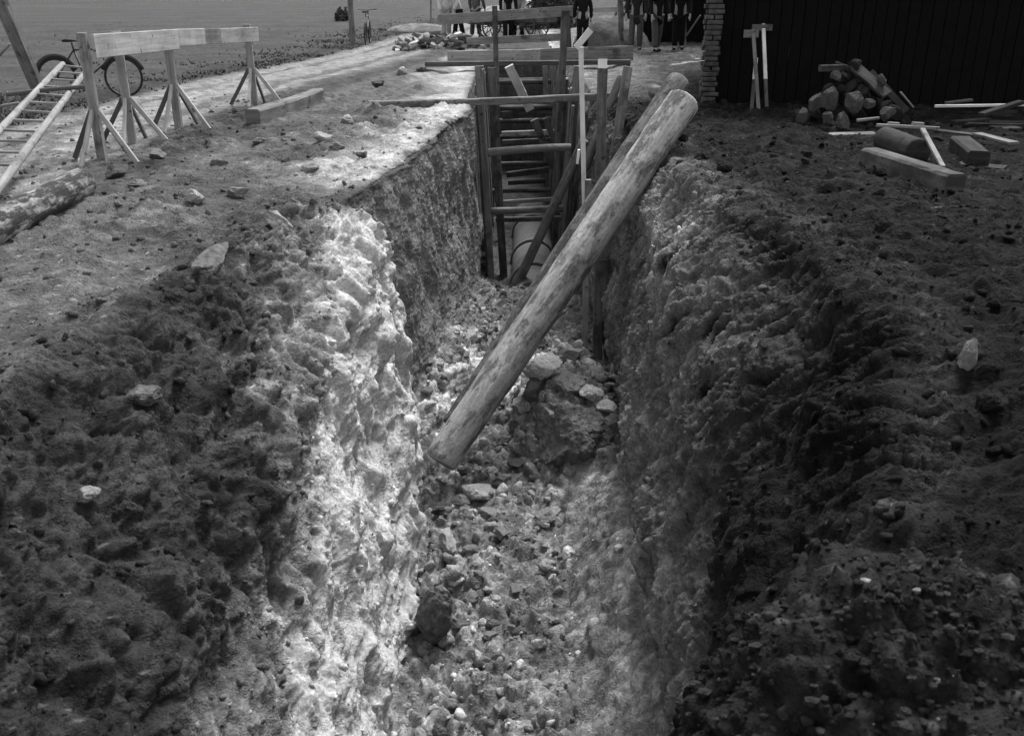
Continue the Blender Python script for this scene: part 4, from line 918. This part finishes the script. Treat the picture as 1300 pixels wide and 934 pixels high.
# ---------------------------------------------------------------- people
def skin(name, V, E, Rad, mat, parent, root=0, sub=2, origin=None):
    me = bpy.data.meshes.new(name); me.from_pydata([Vector(v) for v in V], E, []); o = bpy.data.objects.new(name, me); C.objects.link(o)
    md = o.modifiers.new('skin', 'SKIN'); md.branch_smoothing = .6
    if not me.skin_vertices: raise RuntimeError('no skin layer')
    for i, d_ in enumerate(me.skin_vertices[0].data):
        r = Rad[i]; d_.radius = (r, r) if not hasattr(r, '__len__') else r; d_.use_root = (i == root)
    ms = o.modifiers.new('sub', 'SUBSURF'); ms.levels = sub; ms.render_levels = sub
    bpy.context.view_layer.update(); dg = bpy.context.evaluated_depsgraph_get()
    nm = bpy.data.meshes.new_from_object(o.evaluated_get(dg)); bpy.data.objects.remove(o); nm.name = name
    nm.materials.clear(); nm.materials.append(mat); nm.polygons.foreach_set('use_smooth', [True]*len(nm.polygons))
    o2 = bpy.data.objects.new(name, nm); C.objects.link(o2); o2.parent = parent; return o2
SKINM = plain_mat('skin', .38, .6, .1, 20, .3, 0)
CL = {k: plain_mat('cloth_'+k, v, .95, .25, 15, .1, .004) for k, v in dict(black=.015, dark=.03, grey=.10, white=.62, pale=.35).items()}
def person(loc, h, rz, label, top='black', legs='black', bend=0, stride=.12, armf=.1, coat=False, hat=True):
    """standing adult, faces -Y before rz; bend leans the trunk forward at the hips (degrees)"""
    t = thing('person', loc, label, 'person', None, rz); s = h/1.75; z = Vector
    def T(v, hipbend=True):
        v = z(v)
        if hipbend and bend and v.z > .92:
            c = z((0, 0, .93)); v = c + Matrix.Rotation(R(bend), 3, 'X') @ (v-c)
        return v*s
    arms = lambda sx: [(sx*.19, 0, 1.42), (sx*.24, -.03, 1.14), (sx*.25, -.03-armf, .90), (sx*.25, -.05-armf, .82)]
    V = [T((0, 0, .95)), T((0, .01, 1.15)), T((0, 0, 1.38)), T((0, -.01, 1.50)), T((0, -.02, 1.58)), T((0, -.03, 1.68))]
    Rd = [.13, .125, .14, .055, .085, .075]; E = [(0, 1), (1, 2), (2, 3), (3, 4), (4, 5)]
    for sx in (-1, 1):
        b = len(V); A = arms(sx); V += [T(a) for a in A]; Rd += [.055, .042, .028, .035]; E += [(2, b), (b, b+1), (b+1, b+2), (b+2, b+3)]
        for f in range(5):
            fx = (-.028+.018*f); tip = (sx*(.25+.0), A[3][1]+fx*1.1, .82-.09+abs(f-2)*.008) if f else (sx*.20, A[3][1]-.05, .80)
            V.append(T(tip)); Rd.append(.008); E.append((b+3, len(V)-1))
        b = len(V); y1 = sx*stride
        V += [T((sx*.09, 0, .88), 0), T((sx*.10, -.02+y1*.4, .50), 0), T((sx*.10, y1, .10), 0), T((sx*.11, y1-.13, .03), 0)]; Rd += [.085, .06, .035, .022]; E += [(0, b), (b, b+1), (b+1, b+2), (b+2, b+3)]
    Rd = [r*s for r in Rd]
    skin('body', V, E, Rd, SKINM, t)
    # trousers
    V = [T((0, 0, .98), 0)]; E = []; Rd = [.15]
    for sx in (-1, 1):
        b = len(V); y1 = sx*stride; V += [T((sx*.09, 0, .86), 0), T((sx*.10, -.02+y1*.4, .50), 0), T((sx*.10, y1, .09), 0)]; Rd += [.10, .085, .078]; E += [(0, b), (b, b+1), (b+1, b+2)]
    skin('trousers', V, E, [r*s for r in Rd], CL[legs], t)
    for sx in (-1, 1):
        y1 = sx*stride; skin('shoe', [T((sx*.105, y1+.05, .05), 0), T((sx*.11, y1-.08, .04), 0), T((sx*.115, y1-.17, .03), 0)], [(0, 1), (1, 2)], [(.05*s, .05*s), (.05*s, .04*s), (.04*s, .03*s)], CL['black'], t)
    lo = .62 if coat else .88
    V = [T((0, 0, .98)), T((0, .01, 1.15)), T((0, 0, 1.38)), T((0, 0, 1.47)), T((-.075, 0, lo), 0)]; Rd = [(.17, .14), (.16, .135), (.17, .14), (.09, .08), (.13, .13) if coat else (.11, .12)]; E = [(0, 1), (1, 2), (2, 3), (0, 4), (0, 5)]; V.append(T((.075, 0, lo), 0)); Rd.append(Rd[-1])
    for sx in (-1, 1):
        b = len(V); A = arms(sx); V += [T(a) for a in A[:3]]; Rd += [(.075, .075), (.062, .062), (.048, .048)]; E += [(2, b), (b, b+1), (b+1, b+2)]
    skin('coat' if coat else 'shirt', V, E, [(r[0]*s, r[1]*s) for r in Rd], CL[top], t)
    # face details and cap
    hp = T((0, -.03, 1.64)); m = MB(); 
    skin('nose', [T((0, -.10, 1.655)), T((0, -.135, 1.625))], [(0, 1)], [.010*s, .014*s], SKINM, t, sub=1)
    for sx in (-1, 1): skin('ear', [T((sx*.08, -.02, 1.65)), T((sx*.088, -.015, 1.61))], [(0, 1)], [.012*s, .010*s], SKINM, t, sub=1)
    if hat: skin('cap', [T((0, .02, 1.725)), T((0, -.05, 1.72)), T((0, -.14, 1.695))], [(0, 1), (1, 2)], [(.095*s, .045*s), (.095*s, .045*s), (.06*s, .012*s)], CL['dark'], t)
    else: skin('hair', [T((0, .02, 1.71)), T((0, .05, 1.66))], [(0, 1)], [(.085*s, .05*s), (.08*s, .05*s)], CL['dark'], t)
    return t
def at_foot(u, v): q = G(u, v, 0); return (q.x, q.y, hgt(q.x, q.y)+.0)
person(at_foot(567, 50), 1.74, R(20), 'person in pale shirt and pale trousers, leftmost by the far brick heap', 'white', 'pale', 0, .10, .15, False)
person(at_foot(583, 50), 1.76, R(-70), 'person in dark trousers and white shirt second from the left at the far end', 'white', 'black', 25, .12, .2, False)
person(at_foot(604, 49), 1.72, R(160), 'person in grey clothes standing behind the far cart', 'grey', 'grey', 15, .08, .2, False)
person(at_foot(645, 52), 1.75, R(10), 'person in black behind the railing, left of the pair', 'black', 'black', 0, .10, .1, True)
person(at_foot(658, 50), 1.70, R(-30), 'person in dark trousers and pale shirt behind the railing, right of the pair', 'pale', 'dark', 10, .10, .2, False)
person(at_foot(739, 66), 1.60, R(180), 'person in a black coat and cap seen from behind at the far trench', 'black', 'black', 8, .05, .12, True)
person(at_foot(806, 69), 1.78, R(-15), 'person in long dark coat, leftmost of the three beside the shed', 'dark', 'grey', 0, .10, .1, True)
person(at_foot(832, 71), 1.76, R(25), 'person in black coat and grey trousers, middle of the three beside the shed', 'black', 'grey', 0, .12, .1, True)
person(at_foot(860, 69), 1.74, R(-5), 'person in black clothes, rightmost of the three beside the shed', 'black', 'black', 0, .09, .1, True)
# stick and pale lath near them
one('thin_stick', MB().log(G(857, 67, 0), P(889, 20, 25.5), .022, .02, 8, 6, .05, 0, 61), W_MID, 'stick leaning to the right by the people in dark coats', 'stick', None, True)
one('pale_lath', MB().plank(G(869, 66, 0), P(870, 7, 27), .07, .03, up=Vector((0, 1, 0)), seg=4, seed=62), W_LIGHTMID, 'upright pale lath behind the rightmost person in dark', 'lath')

# hand cart with spoked wheels behind the railing
def cart(loc, rz, label, wr=.42, tub=False):
    t = thing('hand_cart', loc, label, 'cart', None, rz); O = Vector((0, 0, 0)); z = Vector
    def part(n, m, mt, par=None, sm=False): return m.build(n, mt, par or t, sm, origin=O)
    for s_ in (-1, 1):
        w_ = part('wheel', MB().torus((0, s_*.5, wr), wr-.03, .03, 'Y', 32, 6), W_DARK, None, True); m = MB()
        for k in range(10):
            a = 2*math.pi*k/10; m.tube([(0, s_*.5, wr), ((wr-.03)*math.cos(a), s_*.5, wr+(wr-.03)*math.sin(a))], .014, 5)
        m.tube([(0, s_*.5-.07, wr), (0, s_*.5+.07, wr)], .05, 10); part('spokes', m, W_DARK, w_)
    part('axle', MB().tube([(0, -.5, wr), (0, .5, wr)], .025), METAL)
    part('bed', MB().plank((-.75, 0, wr+.08), (.75, 0, wr+.08), .8, .05, seed=1), W_DARK)
    for s_ in (-1, 1):
        part('side_board', MB().plank((-.75, s_*.42, wr+.25), (.75, s_*.42, wr+.25), .03, .3, seed=2), W_SHORE)
        part('shaft', MB().tube([(.7, s_*.35, wr+.05), (1.5, s_*.33, wr+.12)], .025), W_MID)
    part('end_board', MB().plank((-.76, -.4, wr+.25), (-.76, .4, wr+.25), .03, .3, seed=3), W_SHORE)
q = G(624, 52, 0); cart((q.x, q.y+.6, 0), R(12), 'dark hand cart with spoked wheels behind the far railing post')
q = G(673, 53, 0); cart((q.x, q.y+.8, 0), R(150), 'second hand cart with a big spoked wheel right of the pair of people', .46)
def sack(u0, v0, u1, v1, Yc, label, mat, name='sack', cat='sack'):
    return chunk(u0, v0, u1, v1, Yc, .7, 900+int(u0), mat, label, name, cat)
SACK = plain_mat('pale_sacking', .5, .95, .2, 12, .1, .01)
# heaps and bushes beyond
def heap(name, u, v, rx, ry, h, tn, label, seed, cat='earth heap'):
    q = G(u, v, 0); V = ICO4[0].copy(); W = V*np.array([rx, ry, h]); W += V*(fbm(W*2+seed, 4, .6)*.14+.05*fbm(W*6, 3, .6, True))[:, None]*min(1, h*1.5); W[:, 2] = np.maximum(W[:, 2], -.1)
    me = bpy.data.meshes.new(name); me.from_pydata(W.tolist(), [], ICO4[1].tolist()); me.update(); me.polygons.foreach_set('use_smooth', [True]*len(ICO4[1]))
    a = me.attributes.new('tone', 'FLOAT', 'POINT'); a.data.foreach_set('value', (tn*np.exp(fbm(W*3, 4)*.9)).astype(np.float32)); me.materials.append(SOIL)
    o = bpy.data.objects.new(name, me); C.objects.link(o); o.location = (q.x, q.y, 0); return tag(o, label, cat)
heap('spoil_heap', 775, 62, 1.05, .9, .85, .15, 'grey spoil heap between the person with the cap and the upright post', 3)
heap('sand_heap', 532, 41, 1.2, .9, .28, .18, 'low pale sand heap beside the far track', 4)
GRASSM = plain_mat('field_grass', .11, .9, .4, 3, .1, 0)
def grass():
    r = np.random.default_rng(8); V = []; F = []
    cand = np.nonzero(field_m & (Y > 11) & (Y < 60) & (X > -30))[0]; wt = 1/np.maximum(Y[cand], 10)**1.0; edge_ = np.exp(-(td[cand]-1.9)**2/1.6); wt = wt*(.12+2.0*edge_); wt /= wt.sum()
    clump = fbm(GP[cand]*.8+14, 3); wt *= sstep(-.1, .35, clump)+.04; wt /= wt.sum()
    for g in r.choice(cand, 3500, p=wt):
        c = GP[g]+np.array([r.uniform(-.15, .15), r.uniform(-.15, .15), 0])
        for k in range(4):
            a = r.random()*6.28; h = r.uniform(.02, .06); w_ = r.uniform(.012, .03); l = r.uniform(.02, .07); b = len(V); dx, dy = math.cos(a), math.sin(a)
            V += [(c[0]-dy*w_, c[1]+dx*w_, c[2]-.01), (c[0]+dy*w_, c[1]-dx*w_, c[2]-.01), (c[0]+dx*l, c[1]+dy*l, c[2]+h)]; F.append((b, b+1, b+2))
    me = bpy.data.meshes.new('grass'); me.from_pydata(V, [], F); me.update(); me.materials.append(GRASSM); o = bpy.data.objects.new('grass', me); C.objects.link(o)
    tag(o, 'short rough grass tufts growing along the field edge', 'grass', kind='stuff')
grass()
LEAFM = plain_mat('bush_leaves', .05, .8, .4, 6, .2, 0)
def bush(u, v, r_, h, n, label, seed):
    q = G(u, v, 0); t = thing('bush', (q.x, q.y, 0), label, 'bush'); rg = random.Random(seed); V = []; F = []
    for k in range(n):
        a = rg.random()*6.28; e = math.acos(rg.uniform(0, 1)); rr_ = rg.uniform(.5, 1)*(1+.25*math.sin(a*3+seed)); c = Vector((r_*rr_*math.sin(e)*math.cos(a), r_*rr_*math.sin(e)*math.sin(a), h*rr_*math.cos(e)+.05)); s_ = rg.uniform(.03, .07)
        q1 = Vector((rg.gauss(0, 1), rg.gauss(0, 1), rg.gauss(0, 1))).normalized(); q2 = q1.orthogonal().normalized(); b = len(V)
        V += [c+q1*s_*1.6, c+q2*s_*.7, c-q1*s_*1.6, c-q2*s_*.7]; F.append((b, b+1, b+2, b+3))
    link_mesh('foliage', V, F, None, LEAFM, t, origin=Vector((0, 0, 0)))
    m = MB()
    for k in range(6):
        a = k*1.05; m.tube([(0, 0, 0), (r_*.5*math.cos(a), r_*.5*math.sin(a), h*.7)], .012, 5)
    m.build('stem', W_DARK, t, origin=Vector((0, 0, 0)))
bush(435, 27, .4, .45, 900, 'small dark tuft of bush alone in the field left of the pole', 1)
bush(700, 36, 1.1, 1.9, 5000, 'big dark bush behind the railing left of the person with the cap', 2)
bush(815, 45, 1.0, 1.6, 3000, 'dark bush behind the upright post', 3)

S.render.engine = 'CYCLES'
